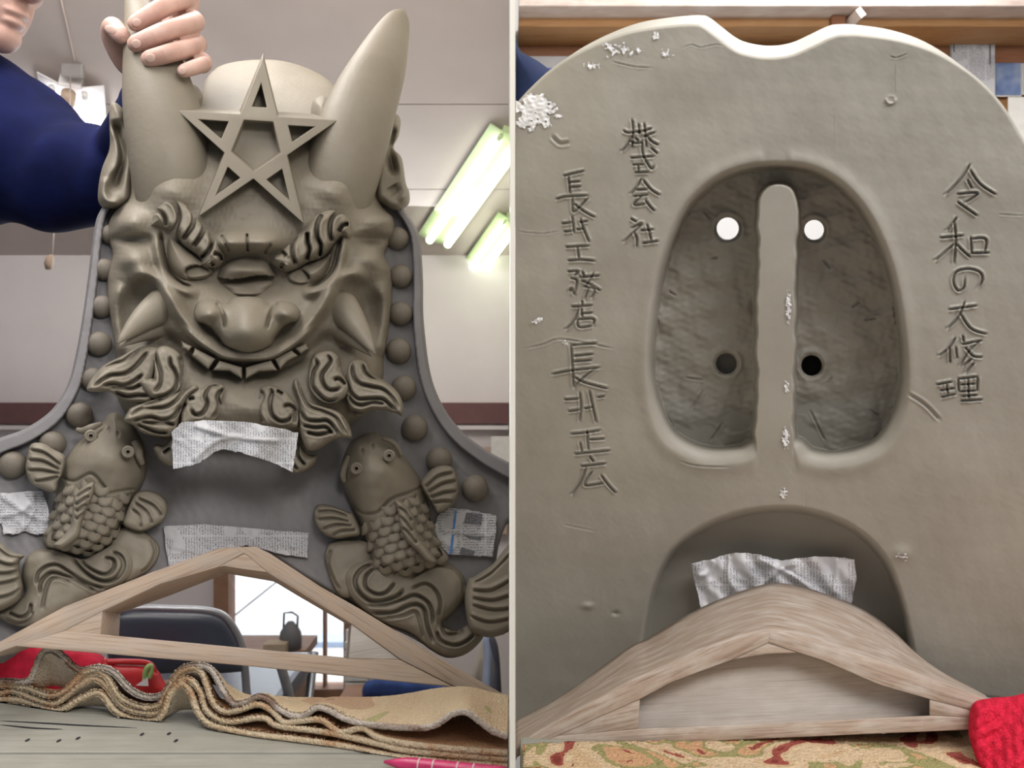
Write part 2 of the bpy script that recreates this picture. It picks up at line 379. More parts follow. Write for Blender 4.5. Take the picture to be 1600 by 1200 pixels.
# ---- face
face_out = [(215, 140), (205, 200), (198, 250), (196, 300), (186, 318), (172, 340), (166, 368), (176, 398), (167, 430), (168, 470), (176, 520), (181, 560), (180, 610), (205, 655), (262, 690), (350, 700), (440, 700), (505, 690), (560, 655), (596, 600), (600, 560), (607, 520), (613, 470), (612, 425), (600, 398), (616, 368), (614, 340), (596, 318), (590, 260), (585, 200), (560, 140), (480, 175), (400, 165), (300, 165)]
MIR = lambda pts, c=390.0: [(2*c-x, y) for x, y in pts]
def h_face(X, Y, sd):
    H = -8+96*dome(sd, 80)+bump(X, Y, 390, 480, 150, 160, 16)
    H += bump(X, Y, 395, 300, 90, 60, 8)
    # temples and cheek bones
    H += bump(X, Y, 203, 345, 26, 20, 34)+bump(X, Y, 592, 342, 24, 18, 34)+bump(X, Y, 205, 405, 32, 20, 36)+bump(X, Y, 583, 408, 32, 20, 36)
    H -= bump(X, Y, 205, 374, 34, 8, 20)+bump(X, Y, 585, 374, 34, 8, 20)
    for sg in (0, 1):
        f = (lambda p: p) if sg == 0 else (lambda p: MIR(p, 391))
        # hollow of the cheek round the fang, with its outer ridge and arch
        H -= bump(X, Y, 218 if sg == 0 else 567, 482, 30, 48, 56, 12 if sg == 0 else -12)
        H = carve(H, X, Y, f([(192, 440), (180, 470), (182, 515), (188, 560)]), 11, 20, ridge=True)
        # eye socket and the fold under the eye
        H -= bump(X, Y, 292 if sg == 0 else 488, 408, 40, 34, 42, 20 if sg == 0 else -20)
        H = carve(H, X, Y, f([(243, 362), (247, 392), (256, 425), (278, 449), (312, 462)]), 7.5, 24, ridge=True)
        H = carve(H, X, Y, f([(250, 360), (254, 392), (264, 424), (284, 443), (305, 449)]), 3.0, 26)
        H += bump(X, Y, 270 if sg == 0 else 512, 462, 24, 26, 16)
        H -= bump(X, Y, 255 if sg == 0 else 527, 545, 26, 20, 32)
    # the band that runs from cheek to cheek as the upper lip, and the mouth under it
    two = lambda L: L+MIR(L, 388)[::-1]
    H = carve(H, X, Y, two([(200, 437), (222, 428), (246, 436), (263, 460), (281, 490), (303, 516), (330, 538), (358, 551)]), 10.5, 34, ridge=True, taper=0.06)
    H = carve(H, X, Y, two([(284, 508), (304, 528), (330, 547), (360, 560)]), 4.5, 16, ridge=True, taper=0.1)
    H = carve(H, X, Y, two([(250, 512), (268, 530), (294, 553), (328, 572), (364, 582)]), 11, 18, taper=0.10)
    H += bump(X, Y, 266, 296, 44, 36, 34)+bump(X, Y, 530, 296, 44, 36, 34)
    # forehead rolls over the nose
    H += bump(X, Y, 362, 379, 26, 14, 46)+bump(X, Y, 410, 379, 26, 14, 46)
    H = carve(H, X, Y, [(386, 364), (387, 394)], 1.8, 22, smooth=False)
    H = carve(H, X, Y, [(345, 366), (352, 380), (358, 394)], 2.2, 14)
    H = carve(H, X, Y, [(424, 380), (416, 390), (414, 398)], 2.2, 12)
    H -= bump(X, Y, 386, 434, 54, 34, 56)
    H += bump(X, Y, 385, 640, 100, 40, 26)
    H += wob(X, Y, 45, 1.3, 11)+wob(X, Y, 15, 0.35, 12)
    return H
face = relief('face', CLAY, LF, face_out, h_face, 1.5, tile, n=5)
def sub(name, outline, h, step=1.3, mat=CLAY, parent=None, **k): return relief(name, mat, LF, outline, h, step, parent or face, **k)
# nose
def h_nose(X, Y, sd):
    H = 70+44*dome(sd, 16)+bump(X, Y, 386, 518, 48, 36, 78)+bump(X, Y, 386, 480, 26, 24, 24)
    for x, rot in ((326, -30), (448, 30)):
        H += bump(X, Y, x, 490, 22, 15, 52, rot)
    H = carve(H, X, Y, [(336, 472), (346, 484), (351, 502), (350, 515)], 2.6, 20)
    H = carve(H, X, Y, [(436, 472), (425, 484), (419, 502), (416, 516)], 2.6, 20)
    H = carve(H, X, Y, [(306, 506), (320, 512), (334, 526), (345, 540)], 6, 40, taper=0.25)
    H = carve(H, X, Y, [(466, 506), (452, 512), (438, 526), (428, 540)], 6, 40, taper=0.25)
    return H
sub('nose', [(303, 478), (309, 470), (322, 466), (338, 468), (350, 476), (364, 466), (388, 463), (410, 467), (424, 476), (438, 469), (456, 472), (468, 482), (470, 494), (462, 505), (449, 512), (438, 526), (420, 545), (388, 555), (358, 546), (338, 530), (324, 515), (310, 507), (302, 492)], h_nose)
# closed lid above the nose
def h_lid(X, Y, sd):
    cr = 433+3*np.sin((X-338)/94*6.28)
    H = 44+40*dome(sd, 16)+bump(X, Y, 387, 422, 36, 12, 26)*(Y <= cr)-np.where(Y > cr, 4+26*np.exp(-((Y-cr)/7)**2), 0)
    return H+bump(X, Y, 386, 460, 36, 5, 14)
sub('nose_fold', [(336, 436), (345, 415), (362, 399), (387, 393), (412, 399), (426, 416), (435, 437), (424, 455), (405, 464), (385, 467), (362, 462), (346, 451)], h_lid)
# eyes with flat cut pupils
def h_eye(px, py, rot):
    def h(X, Y, sd):
        H = 40+64*dome(sd, 26)
        c, s = math.cos(rot), math.sin(rot); a, b = ((X-px)*c+(Y-py)*s)/20, (-(X-px)*s+(Y-py)*c)/12.5
        r = np.sqrt(a*a+b*b); H = np.where(r < 1, np.minimum(H, 82+6*(b+1)), H); return H-4*np.exp(-((r-1)/0.12)**2)
    return h
sub('eye', [(258, 364), (270, 366), (290, 382), (312, 398), (334, 416), (335, 430), (322, 439), (300, 443), (280, 440), (266, 426), (258, 402)], h_eye(309, 427, 0.15))
sub('eye', [(519, 388), (508, 398), (480, 408), (450, 422), (443, 432), (450, 445), (468, 452), (488, 449), (506, 440), (516, 424), (520, 404)], h_eye(464, 432, 0.2))
# twisted eyebrows
def h_brow(gr, c):
    def h(X, Y, sd):
        H = 52+66*dome(sd, 19)
        for g, d in gr: H = carve(H, X, Y, g, 2.8, d*1.25, taper=0.12); H = carve(H, X, Y, [(x+c*5.5, y+1) for x, y in g], 4.0, 5, ridge=True)
        return H
    return h
browl = [([(251, 312), (262, 312), (274, 321), (280, 339), (274, 357), (268, 366)], 30), ([(293, 320), (303, 332), (302, 349), (295, 361), (285, 376)], 34), ([(317, 343), (320, 354), (313, 369), (301, 386)], 30), ([(329, 364), (331, 379), (325, 393), (313, 403)], 26), ([(333, 396), (343, 399), (346, 408)], 20), ([(234, 337), (241, 331), (251, 332), (258, 342), (259, 354)], 26), ([(330, 409), (334, 415)], 12)]
sub('eyebrow', [(228, 359), (233, 346), (234, 330), (246, 312), (252, 298), (266, 295), (288, 303), (304, 322), (316, 340), (330, 358), (348, 372), (354, 392), (352, 408), (344, 418), (330, 421), (311, 416), (312, 406), (300, 396), (284, 384), (271, 366), (258, 362), (242, 357)], h_brow(browl, -1), 1.1)
browr = [([(550, 342), (539, 332), (526, 334), (517, 346), (516, 364), (519, 379)], 30), ([(504, 335), (496, 350), (496, 370), (502, 385), (498, 403)], 34), ([(480, 362), (481, 379), (484, 391), (478, 408)], 30), ([(464, 368), (457, 382), (458, 400), (463, 415)], 26), ([(421, 406), (430, 397), (442, 395), (448, 402)], 22), ([(529, 363), (535, 353), (545, 350)], 26), ([(439, 419), (443, 411)], 12)]
sub('eyebrow', [(419, 408), (422, 396), (436, 388), (452, 376), (464, 362), (478, 346), (495, 330), (514, 321), (532, 323), (548, 334), (553, 352), (553, 368), (544, 377), (534, 374), (520, 390), (504, 404), (482, 412), (464, 422), (450, 427), (438, 424), (426, 417)], h_brow(browr, 1), 1.1)
# teeth
def h_tooth(X, Y, sd): return 84+36*sst(sd/2.5)+9*dome(sd, 14)+(Y-560)*0.05
for out in ([(283, 532), (303, 541), (296, 551), (284, 545)], [(304, 542), (340, 560), (326, 579), (298, 556)], [(342, 561), (380, 573), (380, 595), (358, 581), (330, 580)], [(382, 573), (424, 560), (436, 580), (405, 582), (382, 595)], [(426, 559), (455, 545), (469, 556), (450, 566), (437, 580)], [(457, 544), (478, 535), (484, 546), (470, 555)]):
    sub('tooth', out, h_tooth, 1.0, closed_spline=False)
# fangs (pairs of cones)
def cone_path(a, b, n=9, sag=0.0):
    a, b = np.asarray(a, float), np.asarray(b, float); t = np.linspace(0, 1, n)[:, None]; return a+(b-a)*t+np.array([0, 0, 1.0])*(sag*np.sin(t*math.pi))
def fang(base, tip, r, name):
    p = cone_path(LF.pt(*base), LF.pt(*tip), 12, 0.004); t = np.linspace(0, 1, 12)
    v, f = tube(p, r*LF.s*np.maximum(1-t, 0.02)**0.72, 24, up=(0, 1, 0)); mk(name, v, f, CLAY, face)
fang((256, 479, 74), (184, 536, 138), 28, 'fang'); fang((264, 508, 50), (190, 541, 118), 22, 'fang')
fang((531, 480, 74), (586, 553, 138), 29, 'fang'); fang((516, 510, 50), (580, 556, 118), 22, 'fang')
# beard of flame locks
def lock(outline, grooves, base, th, r, name='beard_lock', d=18, step=1.2, w=2.6, tip=None):
    def h(X, Y, sd):
        H = base-30+30*sst(sd/2.5)+th*dome(sd, r)
        if tip is not None: H = H+tip[2]*np.exp(-(((X-tip[0])**2+(Y-tip[1])**2)/tip[3]**2))
        for g in grooves: H = carve(H, X, Y, g, w, d, taper=0.16, burr=1.2)
        return H+wob(X, Y, 18, 0.5, 17)
    return sub(name, outline, h, step)
lock([(136, 610), (138, 600), (146, 588), (162, 571), (189, 557), (206, 547), (220, 541), (240, 540), (252, 548), (244, 580), (236, 605), (242, 622), (230, 632), (206, 630), (186, 622), (170, 612), (150, 613)],
     [[(219, 543), (204, 555), (192, 564), (174, 570), (155, 580), (142, 600)], [(233, 546), (221, 562), (209, 575), (194, 584), (172, 587), (155, 597), (143, 606)], [(224, 584), (209, 596), (194, 602), (177, 600), (158, 603)], [(222, 600), (206, 607), (188, 606), (170, 605)], [(234, 618), (214, 618), (197, 619), (178, 611)]], 84, 30, 16, tip=(138, 607, 26, 40))
lock([(246, 542), (262, 540), (282, 552), (288, 570), (288, 596), (278, 614), (258, 625), (238, 624), (222, 608), (217, 596), (226, 588), (238, 588), (240, 572), (238, 556)],
     [[(241, 548), (246, 567), (251, 584), (250, 601), (240, 613)], [(231, 557), (233, 568), (237, 574)], [(265, 556), (267, 570), (273, 580), (277, 592), (273, 607), (258, 618), (236, 622)], [(226, 592), (238, 589), (241, 596)], [(280, 556), (286, 580), (282, 604)]], 100, 26, 13, 'beard_curl')
lock([(194, 657), (199, 644), (206, 636), (231, 626), (258, 617), (282, 609), (304, 599), (312, 608), (296, 622), (284, 645), (278, 668), (268, 682), (245, 682), (222, 676), (209, 665)],
     [[(302, 601), (287, 611), (275, 626), (258, 636), (235, 638), (218, 640), (201, 652)], [(284, 632), (272, 650), (255, 656), (235, 652), (218, 655), (203, 659)], [(275, 665), (258, 661), (238, 661), (216, 659)], [(264, 676), (245, 675), (224, 667), (212, 662)], [(262, 618), (240, 629), (220, 634)]], 100, 30, 16, tip=(197, 656, 24, 40))
lock([(288, 625), (302, 610), (318, 602), (336, 598), (352, 602), (350, 625), (344, 648), (330, 662), (306, 664), (284, 668), (280, 650)],
     [[(346, 603), (330, 604), (321, 618), (324, 631), (317, 645), (305, 648), (297, 638)], [(350, 606), (340, 619), (343, 636), (332, 655)], [(294, 624), (304, 622)], [(291, 629), (282, 643), (280, 662)], [(310, 606), (322, 602)]], 104, 24, 14, 'beard_curl')
lock([(238, 700), (244, 694), (256, 696), (268, 684), (285, 690), (290, 715), (268, 728), (250, 720), (243, 710)], [[(255, 708), (266, 700)]], 70, 22, 12, 'beard_curl', w=2)
lock([(628, 650), (619, 646), (600, 641), (582, 642), (563, 651), (548, 645), (540, 625), (538, 600), (545, 566), (560, 560), (575, 567), (583, 585), (604, 596), (623, 615), (630, 634)],
     [[(566, 566), (571, 582), (582, 591), (603, 597), (617, 608)], [(550, 564), (552, 586), (561, 599), (579, 604), (599, 609), (615, 624), (625, 642)], [(542, 592), (547, 611), (559, 623), (579, 623), (598, 624), (613, 636), (622, 643)], [(544, 616), (552, 628), (564, 633), (584, 629), (604, 632)], [(547, 642), (566, 645), (584, 639)]], 84, 30, 16, tip=(626, 645, 26, 40))
lock([(488, 556), (502, 548), (520, 548), (532, 560), (536, 580), (546, 604), (540, 622), (520, 632), (500, 628), (484, 610), (480, 585)],
     [[(490, 558), (496, 569), (490, 582), (488, 601), (498, 616), (512, 626), (530, 623)], [(510, 552), (517, 564), (510, 575), (503, 586), (505, 599), (513, 609), (525, 609), (533, 605)], [(521, 594), (530, 592), (540, 602)], [(531, 560), (532, 575)]], 100, 26, 13, 'beard_curl')
lock([(550, 684), (538, 684), (526, 686), (514, 692), (498, 702), (480, 704), (470, 685), (466, 660), (466, 630), (456, 600), (464, 590), (474, 606), (484, 626), (505, 634), (524, 640), (538, 650), (547, 667)],
     [[(464, 592), (474, 621), (485, 636), (505, 643), (525, 653), (537, 672), (547, 682)], [(468, 640), (478, 655), (495, 658), (512, 658), (525, 672), (533, 682)], [(478, 675), (498, 679), (520, 674)], [(536, 650), (542, 661), (548, 674)], [(472, 664), (490, 668), (510, 668), (522, 680)]], 100, 30, 16, tip=(547, 682, 24, 40))
lock([(406, 604), (424, 600), (444, 608), (458, 622), (466, 640), (466, 668), (440, 668), (412, 666), (400, 645), (402, 622)],
     [[(419, 605), (425, 613), (422, 629), (425, 648), (437, 658), (451, 656), (457, 646)], [(407, 608), (410, 619), (404, 635), (405, 650), (413, 662)], [(442, 637), (451, 633), (461, 641), (459, 662)], [(432, 610), (442, 616)], [(451, 612), (457, 619)]], 104, 24, 14, 'beard_curl')
lock([(452, 690), (466, 680), (474, 700), (484, 710), (495, 711), (494, 722), (482, 734), (466, 740), (452, 736), (446, 715)], [[(466, 690), (466, 712), (478, 728)], [(458, 700), (456, 720), (466, 735)]], 70, 22, 12, 'beard_curl', w=2)
# horns
def horn(path, radii):
    p = spl([LF.pt(*q) for q in path], 6); r = spl([[q, 0] for q in radii], 6)[:, 0]*LF.s
    v, f = tube(p, np.maximum(r, 0.0008), 40, up=(0, 1, 0)); mk('horn', v, f, CLAY, tile)
horn([(508, 400, 0), (518, 340, 40), (534, 275, 70), (550, 215, 80), (569, 160, 78), (591, 108, 70), (609, 62, 64), (622, 32, 60), (630, 18, 58)], [46, 54, 60, 61, 56, 47, 34, 21, 5])
horn([(284, 400, 0), (276, 340, 36), (268, 275, 68), (260, 215, 80), (251, 160, 82), (240, 105, 78), (227, 50, 72), (214, 5, 66), (203, -45, 62), (198, -62, 60)], [46, 54, 59, 60, 57, 47, 33, 20, 10, 3])
# the stub behind the left horn
def h_stub(X, Y, sd): return 40+56*dome(sd, 22)
relief('horn_root', CLAY, LF, [(280, 138), (297, 131), (310, 137), (317, 152), (316, 168), (330, 174), (340, 190), (322, 206), (285, 206)], h_stub, 1.6, tile)
relief('horn_root', CLAY, LF, [(488, 160), (505, 150), (520, 160), (525, 190), (490, 195)], h_stub, 1.6, tile)
# star: frame with recessed fields
SP = [(411, 90), (528, 188), (475, 350), (311, 338), (276, 172)]
def isect(a, b, c, d):
    a, b, c, d = [np.asarray(q, float) for q in (a, b, c, d)]; r, s = b-a, d-c
    t = ((c-a)[0]*s[1]-(c-a)[1]*s[0])/(r[0]*s[1]-r[1]*s[0]); return a+r*t
inn = [isect(SP[i], SP[(i+2) % 5], SP[(i+1) % 5], SP[(i+4) % 5]) for i in range(5)]
def inset_poly(P, d):
    P = [np.asarray(p, float) for p in P]; c = sum(P)/len(P); L = []
    for a, b in zip(P, P[1:]+P[:1]):
        e = (b-a)/np.linalg.norm(b-a); nn = np.array([-e[1], e[0]])
        if nn@(c-a) < 0: nn = -nn
        L.append((a+nn*d, b+nn*d))
    return [isect(*L[i-1], *L[i]) for i in range(len(L))]
out10 = []
for i in range(5): out10 += [np.array(SP[i], float), inn[i]]
holes = [inset_poly([SP[i], inn[i], inn[i-1]], 12.6) for i in range(5)]
pent = [isect(*[q for q in (inn[i-1], inn[i])], inn[i], inn[(i+1) % 5]) for i in range(5)]
pent = inset_poly([inn[i] for i in range(5)], 8.5)
loops = [out10]+holes+[pent]
flat = [p for l in loops for p in l]; nfl = len(flat)
wz = np.full(nfl, 128.0)
wzf = lambda p: 126+14*(1-(p[1]-90)/260)
Afront = LF.P(np.array(flat)[:, 0], np.array(flat)[:, 1], np.array([wzf(p) for p in flat]))
tri = tessellate_polygon([[Vector((p[0], -p[1], 0)) for p in l] for l in loops])
fs = []
for t in tri:
    a, b, c = [flat[i] for i in t]; s = (b[0]-a[0])*(c[1]-a[1])-(b[1]-a[1])*(c[0]-a[0]); fs.append(tuple(t) if s < 0 else tuple(t)[::-1])
back = [(p[0]+(p[0]-400)*0.01, p[1]-7.5) for p in out10]; hb = [[(q+(np.mean(l, axis=0)-q)*0.10) for q in l] for l in holes+[pent]]
Bo = LF.P(np.array(back)[:, 0], np.array(back)[:, 1], 74.0); fb = np.array([q for l in hb for q in l]); Bh = LF.P(fb[:, 0], fb[:, 1], 104.0)
V = np.vstack([Afront, Bo, Bh]); 
def ring(i0, j0, m, flip):
    for k in range(m):
        k2 = (k+1) % m; q = (i0+k, i0+k2, j0+k2, j0+k); fs.append(q[::-1] if flip else q)
def area2(l): return sum(p[0]*q[1]-q[0]*p[1] for p, q in zip(l, l[1:]+l[:1]))
ring(0, nfl, 10, area2(out10) < 0); o1, o2 = 10, nfl+10
for l in holes+[pent]:
    m = len(l); ring(o1, o2, m, area2(l) > 0); fs.append(tuple(range(o2, o2+m)) if area2(l) < 0 else tuple(range(o2, o2+m))[::-1]); o1 += m; o2 += m
st = mk('star', V, fs, CLAY, tile, smooth=False)
bevelmod(st, 0.0012, 2, 35)
# ---- carp
def scale_mesh():
    n, V = 11, []
    for k, rr in enumerate((1.0, 0.86, 0.55, 0.0)):
        for a in np.linspace(-math.pi/2-0.5, math.pi/2+0.5, n) if rr > 0 else [0]:
            x, y = math.sin(a)*rr, math.cos(a)*rr; V.append((x, y, (0.26 if k else -0.05)+0.34*y*(1 if k else 0.5)-0.25*x*x+(0.0 if k < 2 else 0.04)))
    fs = []
    for k in range(2):
        for i in range(n-1): fs.append((k*n+i, (k+1)*n+i, (k+1)*n+i+1, k*n+i+1))
    for i in range(n-1): fs.append((2*n+i, 3*n, 2*n+i+1))
    me = bpy.data.meshes.new('scale'); me.from_pydata(V, [], [f[::-1] for f in fs]); me.update(); me.materials.append(CLAY); me.polygons.foreach_set('use_smooth', np.ones(len(fs), bool)); return me
SCALE = scale_mesh()
def place_scale(parent, hb, x, y, dirpx, r):
    e = 2.0; X = np.array([x, x+e, x-e, x, x]); Y = np.array([y, y, y, y+e, y-e]); p = LF.P(X, Y, hb(X, Y)); n = np.cross(p[1]-p[2], p[4]-p[3]); n /= np.linalg.norm(n)
    if n@(np.array([0, 0, CAMZ])-p[0]) < 0: n = -n
    q = LF.pt(x+dirpx[0]*3, y+dirpx[1]*3, float(hb(np.array([x+dirpx[0]*3.0]), np.array([y+dirpx[1]*3.0]))[0])); t = q-p[0]; t -= n*(t@n); t /= np.linalg.norm(t); s = np.cross(t, n)
    r3 = r*p[0][1]/F; M = Matrix(((s[0]*r3, t[0]*r3, n[0]*r3, p[0][0]), (s[1]*r3, t[1]*r3, n[1]*r3, p[0][1]), (s[2]*r3, t[2]*r3, n[2]*r3, p[0][2]), (0, 0, 0, 1)))
    inst('scale', SCALE, parent, M)
def carp(out, axis, head, r, hh, dorsal, pects, tail, tailgr, eyes, nostr, barbs):
    A = np.array(axis, float)
    outP = spl(out, 6, True)
    def hb(X, Y, sd=None):
        sd = np.maximum(sdpoly(X, Y, outP), 0) if sd is None else sd
        H = -12+74*dome(sd, r)+bump(X, Y, hh[0], hh[1], 46, 42, 26)
        D, T = dline(X, Y, np.array(head, float)); return H
    def hfull(X, Y, sd):
        H = hb(X, Y, sd)
        H = carve(H, X, Y, head, 2.2, 6, taper=0.05)
        for (x, y) in nostr: H -= bump(X, Y, x, y, 2.0, 4.0, 14)
        return H+wob(X, Y, 25, 0.5, 21)
    body = relief('carp', CLAY, LF, out, hfull, 1.4, tile)
    hp = spl(head, 6)
    # scales in rows
    d = A[1]-A[0]; L = np.linalg.norm(d); d /= L; pr = np.array([-d[1], d[0]]); row = 0; t = -6.0
    while t < L:
        for k in range(-5, 6):
            q = A[0]+d*t+pr*(k+0.5*(row % 2))*19.5
            xx, yy = np.array([q[0]]), np.array([q[1]])
            if sdpoly(xx, yy, outP)[0] < 5: continue
            i = np.argmin(np.abs(hp[:, 0]-q[0]));
            if q[1] < np.interp(q[0], *(hp[:, 0], hp[:, 1]) if hp[0, 0] < hp[-1, 0] else (hp[::-1, 0], hp[::-1, 1]))+3: continue
            place_scale(body, hb, q[0], q[1], d, 14.2)
        t += 14.0; row += 1
    def fin(outl, gr, base, th, name, bend=0.0):
        def h(X, Y, sd):
            H = base-14+16*sst(sd/2.5)+th*dome(sd, 12)
            for g in gr: H = carve(H, X, Y, g, 2.0, 7, taper=0.12); H = carve(H, X, Y, [(x, y-4.5) for x, y in g], 3.5, 4, ridge=True)
            return H
        relief(name, CLAY, LF, outl, h, 1.3, body, side=-1)
    for o, g, b in pects: fin(o, g, b, 12, 'pectoral_fin')
    fin(dorsal[0], dorsal[1], 78, 16, 'dorsal_fin')
    fin(tail, tailgr, 34, 34, 'tail_fin')
    for x, y, w in eyes:
        c = LF.pt(x, y, w); rr = 10*c[1]/F; n = (np.array([0, 0, CAMZ])-c); n /= np.linalg.norm(n)
        u = np.cross((0, 0, 1), n); u /= np.linalg.norm(u); v = np.cross(n, u); prof = [(1.0, -0.6), (1.0, 0.25), (0.85, 0.5), (0.62, 0.55), (0.55, 0.35), (0.42, 0.62), (0.3, 0.66), (0.26, -0.5), (0.0, -0.6)]
        a = np.linspace(0, 6.2832, 20, endpoint=False); V = np.vstack([c+rr*(p*(np.cos(a)[:, None]*u+np.sin(a)[:, None]*v)+z*n) for p, z in prof]); f = []
        for i in range(len(prof)-1):
            for k in range(20): f.append((i*20+k, i*20+(k+1) % 20, (i+1)*20+(k+1) % 20, (i+1)*20+k))
        mk('carp_eye', V, f, CLAY, body)
    for b in barbs:
        p = spl([LF.pt(*q[:3]) for q in b], 5); rr = spl([[q[3], 0] for q in b], 5)[:, 0]*LF.s
        v, f = tube(p, rr, 12); mk('barbel', v, f, CLAY, body)
carp([(169, 647), (182, 644), (195, 654), (212, 670), (226, 698), (230, 738), (219, 766), (207, 785), (197, 812), (182, 838), (165, 855), (140, 866), (112, 868), (84, 862), (66, 846), (77, 812), (84, 783), (92, 755), (96, 735), (104, 714), (116, 697), (134, 680), (158, 662)],
     [(152, 752), (118, 866)], [(94, 744), (115, 752), (142, 740), (160, 758), (170, 770), (185, 768), (212, 764)], 46, (162, 712),
     ([(138, 755), (148, 754), (146, 775), (134, 800), (128, 820), (124, 838), (108, 852), (94, 858), (84, 851), (98, 838), (110, 822), (113, 800), (116, 778), (126, 764)], [[(118, 778), (132, 768), (143, 762)], [(117, 790), (130, 780), (140, 775)], [(118, 800), (128, 792), (136, 788)], [(118, 812), (126, 806), (132, 802)]]),
     [([(98, 742), (92, 752), (86, 770), (62, 763), (46, 752), (40, 733), (42, 716), (46, 698), (54, 692), (68, 693), (82, 701), (102, 714)], [[(46, 703), (70, 708), (96, 728)], [(43, 719), (68, 721), (94, 735)], [(42, 735), (66, 735), (94, 741)], [(53, 752), (70, 750), (92, 745)]], 40),
      ([(196, 800), (210, 772), (230, 766), (251, 773), (262, 788), (258, 810), (240, 823), (218, 831), (192, 820)], [[(206, 795), (218, 806), (220, 826)], [(210, 785), (230, 800), (238, 820)], [(214, 778), (240, 790), (254, 808)]], 30)],
     [(38, 868), (30, 880), (34, 905), (36, 920), (28, 940), (0, 955), (-30, 960), (-40, 850), (-20, 835), (5, 850), (18, 862)],
     [[(34, 872), (12, 868), (-10, 850)], [(30, 882), (10, 882), (-15, 872)], [(30, 892), (8, 896), (-15, 895)], [(32, 904), (10, 910), (-15, 914)], [(32, 920), (14, 930), (-15, 936)]],
     [(142, 681, 56), (200, 706, 86)], [(169, 671), (184, 678)],
     [[(158, 662, 40, 3), (142, 668, 48, 5), (130, 673, 42, 5), (121, 671, 34, 3)], [(210, 690, 66, 5), (216, 702, 66, 6), (218, 714, 62, 5), (222, 724, 52, 4)]])
carp([(569, 678), (582, 675), (595, 680), (622, 702), (647, 733), (662, 758), (670, 786), (680, 824), (690, 850), (700, 872), (676, 892), (640, 905), (604, 904), (582, 890), (574, 862), (566, 832), (553, 802), (540, 773), (531, 744), (536, 714), (548, 690)],
     [(602, 772), (646, 894)], [(552, 790), (566, 802), (590, 800), (612, 780), (640, 770), (662, 760)], 46, (592, 735),
     ([(616, 781), (630, 786), (646, 805), (650, 826), (658, 843), (672, 862), (682, 878), (670, 880), (650, 860), (634, 845), (625, 824), (621, 800)], [[(622, 792), (634, 800), (644, 816)], [(623, 806), (634, 815), (645, 832)], [(627, 824), (638, 832), (652, 850)]]),
     [([(553, 804), (564, 834), (545, 840), (524, 842), (505, 834), (493, 819), (490, 800), (498, 788), (522, 791), (545, 800)], [[(494, 800), (520, 799), (545, 808)], [(494, 812), (520, 810), (548, 816)], [(502, 828), (524, 820), (552, 822)], [(518, 838), (532, 830), (556, 828)]], 26),
      ([(657, 758), (667, 740), (678, 731), (692, 727), (708, 731), (715, 748), (716, 773), (704, 792), (684, 802), (676, 790)], [[(664, 762), (684, 744), (709, 738)], [(668, 770), (690, 756), (714, 751)], [(672, 778), (692, 770), (714, 767)], [(676, 786), (692, 783), (710, 784)]], 36)],
     [(732, 905), (739, 902), (755, 892), (771, 880), (785, 862), (800, 845), (830, 820), (830, 960), (797, 986), (768, 996), (748, 992), (734, 984), (728, 960), (726, 930)],
     [[(738, 912), (768, 895), (800, 862)], [(738, 922), (768, 922), (800, 905)], [(738, 934), (770, 938), (800, 929)], [(738, 945), (770, 953), (800, 950)], [(734, 962), (764, 972), (800, 966)]],
     [(557, 732, 74), (608, 712, 84)], [(566, 705), (582, 697)],
     [[(598, 685, 52, 3), (612, 690, 54, 4), (621, 700, 50, 4), (627, 712, 44, 3)], [(544, 714, 40, 4), (539, 728, 46, 5), (536, 742, 44, 5), (539, 753, 40, 3)]])
# ---- cloud scrolls below the carp
def cloud(out, grooves, base, th, r, d=9):
    def h(X, Y, sd):
        H = base-16+16*sst(sd/3)+th*dome(sd, r)
        for g, w, dd in grooves: H = carve(H, X, Y, g, w, dd, taper=0.1, burr=1.5)
        return H+wob(X, Y, 40, 0.6, 31)
    relief('cloud_scroll', CLAY, LF, out, h, 1.5, tile, side=-1)
cloud([(192, 822), (212, 824), (232, 834), (247, 849), (250, 864), (241, 884), (222, 900), (195, 912), (170, 900), (170, 850)], [([(236, 842), (243, 862), (234, 884), (220, 896)], 2.4, 7)], 10, 18, 20)
cloud([(37, 876), (46, 864), (60, 857), (84, 857), (104, 863), (130, 872), (150, 862), (182, 846), (201, 854), (212, 873), (209, 896), (192, 913), (165, 925), (130, 945), (90, 965), (58, 985), (29, 980), (10, 972), (-5, 958), (20, 945), (38, 925), (33, 900)],
      [([(161, 872), (176, 874), (178, 887), (167, 897), (153, 895), (134, 884), (124, 872)], 2.3, 13), ([(173, 862), (188, 869), (193, 884), (184, 901), (169, 908), (150, 905), (130, 891), (111, 870)], 2.6, 16), ([(57, 916), (59, 897), (73, 885), (90, 883), (107, 893), (134, 910), (165, 920)], 2.2, 12), ([(63, 930), (63, 912), (71, 901), (82, 895), (100, 899), (119, 906), (150, 924)], 2.4, 13), ([(66, 952), (71, 924), (79, 906), (92, 903), (112, 910)], 2.4, 8), ([(48, 942), (46, 956), (33, 964), (13, 957)], 2.4, 13), ([(52, 955), (44, 970), (26, 974), (10, 966)], 2.0, 6), ([(37, 880), (45, 866), (61, 859), (84, 860)], 2.2, 10)], 14, 24, 26)
cloud([(507, 876), (509, 856), (518, 846), (545, 842), (580, 850), (580, 900), (560, 930), (535, 935), (518, 912)], [([(517, 858), (512, 880), (520, 905), (530, 922)], 2.4, 7)], 10, 16, 20)
